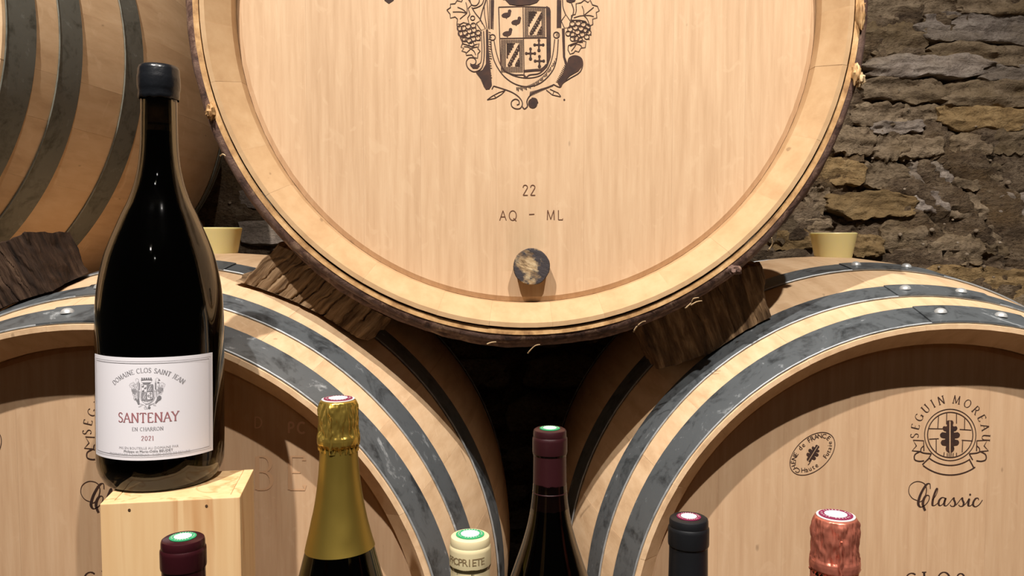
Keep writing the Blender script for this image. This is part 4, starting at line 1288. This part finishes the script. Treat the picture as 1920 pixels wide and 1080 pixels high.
def champagne(loc, label, foil, sleeve, ring, Hh, hood, foil_end, group, wine='wine', hk=1.0):
    root = empty('sparkling_wine_bottle', loc); tag(root, label, 'bottle', group)
    low = [(0.0, 0.016), (0.024, 0.010), (0.038, 0.0012), (0.041, 0.0), (0.0435, 0.003), (0.0443, 0.009), (0.0443, 0.03), (0.0443, 0.08), (0.0442, 0.11), (0.0428, 0.128), (0.0398, 0.146),
           (0.0352, 0.163), (0.0293, 0.186), (0.0257, 0.200), (0.0206, 0.223), (0.0172, 0.246), (0.0158, 0.262), (0.0150, Hh - 0.038)]
    pr_ = smooth_prof(low, 3); pr_[0] = (0, low[0][1])
    pr_ += [(0.0138, Hh - 0.032), (0.0128, Hh - 0.026), (0.0124, Hh - 0.012)]
    V, Fc = lathe(shell(pr_, 0.0032, 0), 64); mk('glass_body', V, Fc, M['glass_green'], root, smooth=60)
    wi = [(0, 0.021)] + [(r - 0.0036, z) for r, z in pr_ if 0.022 < z < Hh - 0.075]
    wi += [(0, wi[-1][1])]
    V, Fc = lathe(wi, 48); mk('wine', V, Fc, M[wine], root, smooth=60)
    # smooth lower sleeve following the neck
    def ro(z):
        for (ra, za), (rb_, zb_) in zip(pr_[4:], pr_[5:]):
            if za <= z <= zb_ and zb_ > za: return ra + (rb_ - ra) * (z - za) / (zb_ - za)
        return pr_[-1][0]
    z1_ = Hh - hood + 0.003
    sl = [(ro(foil_end + (z1_ - foil_end) * i / 14) + 0.0007, foil_end + (z1_ - foil_end) * i / 14) for i in range(15)]
    sl = sl + [(r - 0.0005, z) for r, z in reversed(sl)]; sl.append(sl[0])
    def sm(r, z, a):
        return (r + 0.00025 * fn(cos(a) * 2.5, sin(a) * 2.5, z * 70, 3), z + (0.0015 * sin(a * 1 + 2) if z < foil_end + .001 else 0))
    V, Fc = lathe(sl, 64, sm); s_ = mk('foil_sleeve', V, Fc, M[sleeve], root, smooth=40)
    # crumpled hood over cork and wire
    zt = Hh
    hp = [(0, zt), (0.0135, zt), (0.0150, zt - 0.0008), (0.0163, zt - 0.004), (0.0172, zt - 0.009), (0.0171, zt - 0.016), (0.0170, zt - 0.022), (0.0173, zt - 0.027), (0.0180, zt - 0.0305),
          (0.0183, zt - 0.033), (0.0182, zt - 0.0365), (0.0174, zt - 0.0385), (0.0166, zt - 0.0395), (0.0164, zt - hood)]
    hp = [(r * hk, z) for r, z in hp]
    hp2 = []
    for (a_, b_) in zip(hp, hp[1:]):
        for q in range(4): hp2.append((a_[0] + (b_[0] - a_[0]) * q / 4, a_[1] + (b_[1] - a_[1]) * q / 4))
    hp2.append(hp[-1]); hp2.append((hp[-1][0] - 0.0006, hp[-1][1])); 
    sd = 1.0 if foil == 'gold' else 5.0
    amp = 0.9 if foil == 'gold' else 1.05
    def hm(r, z, a):
        d = zt - z
        act = min(1, max(0, (d - 0.0006) / 0.004))
        ridge = 0.0
        for w_ in (-1.72, -0.1, 1.5, 3.05):
            da = (a - w_ + pi) % (2 * pi) - pi
            width = 0.10 + 0.18 * max(0, 1 - d / 0.012)
            ridge += math.exp(-(da / width) ** 2)
        fold = abs(fn(cos(a) * 5 + sd, sin(a) * 5, d * 60, 3))
        crump = fn(cos(a) * 3 + sd, sin(a) * 3, d * 130 + sd, 4)
        band = 1 if 0.030 < d < 0.0372 else 0
        dr = 0.0010 * ridge * (1 - band) - 0.0024 * fold * amp * (1 - 0.85 * band) + 0.0008 * crump * amp * (1 - 0.7 * band)
        if d > 0.0372: dr += 0.0007 * sin(a * 23) * 0.8
        return (r + dr * act, z)
    V, Fc = lathe(hp2, 150, hm); hd = mk('foil_hood', V, Fc, M[foil], root, smooth=70)
    # twisted wire tail under the foil
    pts = [(-0.0028 + 0.0006 * sin(i * 1.7), -0.0176 - 0.0006 * cos(i * 2.3) + 0.0 * i, zt - 0.012 - i * 0.0028) for i in range(11)]
    tube(pts, 0.0008, 0.0011, M[foil], 'twisted_ridge', hd)
    V, Fc = lathe([(0, 0), (0.0138 * hk, 0), (0.0138 * hk, 0.0006), (0, 0.0006)], 40)
    w = mk('seal_rim', V, Fc, M['white_seal'], hd, (0, 0, zt + 0.0001), smooth=30)
    a = seal(hd, zt + 0.0008, 0.0122 * hk, ring)
    return root
champagne(place_top(634, 749, 0.315, TT + 0.05), 'sparkling wine bottle with gold foil neck and purple seal, beside the magnum', 'gold', 'gold_matt', 'purple', 0.315, 0.044, 0.187, 'bottles in the rear row')
champagne(place_top(1567, 967.5, 0.305, TT), 'sparkling wine bottle with crumpled copper-pink foil at the right', 'rose', 'rose', 'purple', 0.305, 0.044, 0.180, 'bottles in the front row', hk=0.95)

# ---- the magnum
MY = 0.72
mx = -0.4245 * 0.729
mag = empty('magnum_bottle', (mx, MY, ztop)); mag.rotation_euler.y = R(0.95); tag(mag, 'tall black magnum with a white Santenay label standing on the pine box', 'bottle')
def zpx(y): return P(298, y, MY).z - ztop
sc_ = 0.729 / F
def hw(px): return px * sc_ * 0.925
rows = [(905, 112), (880, 118.5), (860, 120), (800, 120.6), (740, 120.6), (680, 120.6), (620, 120.5), (580, 119.5), (545, 116.5), (515, 111.5), (480, 103), (450, 92), (427, 82), (400, 70), (378, 59),
        (350, 48.5), (325, 42), (300, 38), (270, 35.5), (235, 34.6), (205, 34.2), (180, 34.0)]
lowp = [(0.0, 0.020), (0.022, 0.012), (0.040, 0.0018), (hw(97), 0.0), (hw(104), 0.0012), (hw(110), 0.005)]
pr_ = smooth_prof(lowp + [(hw(w), zpx(y)) for y, w in rows if zpx(y) > 0.012], 3); pr_[0] = (0, 0.020)
ztl = zpx(128)
pr_ += [(0.0158, ztl - 0.020), (0.0164, ztl - 0.017), (0.0164, ztl - 0.003), (0.0158, ztl - 0.0005), (0.0130, ztl)]
sh = list(pr_) + [(0.0100, ztl), (0.0100, ztl - 0.03), (0.0105, zpx(235))]
inner = [(r - 0.0046 - (0.0010 if z < 0.02 else 0), z) for r, z in reversed(pr_) if 0.010 < z < zpx(238)]
sh += inner + [(0.040, 0.0105), (0.020, 0.0200), (0, 0.0275)]
V, Fc = lathe(sh, 128); mk('glass_body', V, Fc, M['glass_dark'], mag, smooth=60)
wi = [(0, 0.0285), (0.020, 0.0208), (0.039, 0.0118)] + [(r - 0.0050 - (0.0010 if z < 0.02 else 0), z) for r, z in pr_ if 0.0125 < z < zpx(240)]
wi += [(0, wi[-1][1])]
V, Fc = lathe(wi, 96); mk('wine', V, Fc, M['wine'], mag, smooth=60)
V, Fc = lathe([(0, zpx(232)), (0.0097, zpx(232)), (0.0097, ztl - 0.0005), (0, ztl - 0.0005)], 32); mk('cork', V, Fc, M['cork'], mag, smooth=40)
def R_(y): return hw({0: 0}.get(y, y))
wx = [(0, ztl + 0.0022), (0.0138, ztl + 0.0022), (0.0158, ztl + 0.0012), (0.0168, ztl - 0.0015), (0.0170, ztl - 0.006), (0.0174, ztl - 0.0075), (0.0176, ztl - 0.010), (0.0176, ztl - 0.0160),
      (0.0172, ztl - 0.0185), (0.0167, ztl - 0.0200), (0.0168, ztl - 0.0235), (0.01655, ztl - 0.0262), (0.0161, ztl - 0.0266), (0.01605, ztl - 0.024), (0.01655, ztl - 0.016), (0.01655, ztl - 0.004), (0.0132, ztl + 0.0004), (0, ztl + 0.0004)]
V, Fc = lathe(wx, 72, lambda r, z, a: (r * (1 + 0.008 * fn(cos(a) * 2, sin(a) * 2, z * 90, 2)), z + (0.0016 * fn(cos(a) * 2, sin(a) * 2, 4, 2) if z < ztl - .023 else 0)))
o = mk('wax_cap', V, Fc, M['wax'], mag, smooth=50); o['label'] = 'black wax seal over the lip'

# label on the magnum: u along the arc (0 = label centre), v up from label bottom
rl = hw(120.6) + 0.0004
LB, LT = zpx(850) + 0.0078, zpx(668.5) + 0.0066
PH0 = R(11.4)
def cyl(u, v, lift=0.0):
    a = PH0 + u / rl
    return ((rl + lift) * sin(a), -(rl + lift) * cos(a), LB + v + 0.018 * u * 0)
hwu = rl * R(61.6); LH = LT - LB
V, Fc = [], []
N = 48
for i in range(N + 1):
    u = -hwu + 2 * hwu * i / N
    for lift in (0.0, 0.00025):
        for v in (0, LH): V.append(cyl(u, v, lift))
for i in range(N):
    a, b = i * 4, (i + 1) * 4
    Fc += [(a, b, b + 1, a + 1), (a + 2, a + 3, b + 3, b + 2), (a, a + 2, b + 2, b), (a + 1, b + 1, b + 3, a + 3)]
Fc += [(0, 1, 3, 2), (N * 4, N * 4 + 2, N * 4 + 3, N * 4 + 1)]
lab = mk('label', V, Fc, M['paper'], mag, smooth=30); lab['label'] = 'white paper front label'
cyl2 = lambda u, v: cyl(u, v, 0.0005)
mm = 0.001
k = Ink()
def dens(p, q, n=40): return [(p[0] + (q[0] - p[0]) * i / n, p[1] + (q[1] - p[1]) * i / n) for i in range(n + 1)]
for ins, w in ((0.0030, 0.00028), (0.0046, 0.00045)):
    k.ribbon(dens((-hwu + ins, ins), (hwu - ins, ins)), w); k.ribbon(dens((-hwu + ins, LH - ins), (hwu - ins, LH - ins)), w)
    k.ribbon([(-hwu + ins, ins), (-hwu + ins, LH - ins)], w * .8); k.ribbon([(hwu - ins, ins), (hwu - ins, LH - ins)], w * .8)
k.build('label_border', M['print_pale'], lab, cyl2)
LCY = LH - 0.0292     # centre height of the little crest
k = CR_INK.mapped(lambda u, v: ((u - 910) * 0.0000215, LCY + (371 - v) * 0.0000236))
k.build('label_crest', M['print_grey'], lab, cyl2)
k = arc_text('DOMAINE CLOS SAINT JEAN', 0, LH - 0.0505, 0.0385, 0.0037, 90, 1, weight=0.13, spacing=0.07)
k.build('label_lettering', M['print_grey'], lab, cyl2)
line_text('SANTENAY', 0, LH - 0.0530, 0.0076, 1, weight=0.15, spacing=0.09).build('label_name', M['print_rose'], lab, cyl2)
line_text('EN CHARRON', 0, LH - 0.0600, 0.0029, 1, weight=0.13, spacing=0.12).build('label_lettering', M['print_grey'], lab, cyl2)
line_text('2021', 0, LH - 0.0680, 0.0036, 1, weight=0.15, spacing=0.16).build('label_lettering', M['print_rose'], lab, cyl2)
for txt, yy, hh, mt in (('MIS EN BOUTEILLE AU DOMAINE PAR', 0.0752, 0.0028, 'print_pale'), ('Philippe et Marie-Odile BEUDET', 0.0781, 0.0029, 'print_dark'),
                        ('PROPRIETAIRE A SANTENAY - 21590 CÔTE DE BEAUNE', 0.0808, 0.0027, 'print_pale')):
    font_ink(txt, hh).mapped(lambda u, v: (u, v + LH - yy)).build('label_small_print', M[mt], lab, cyl2)
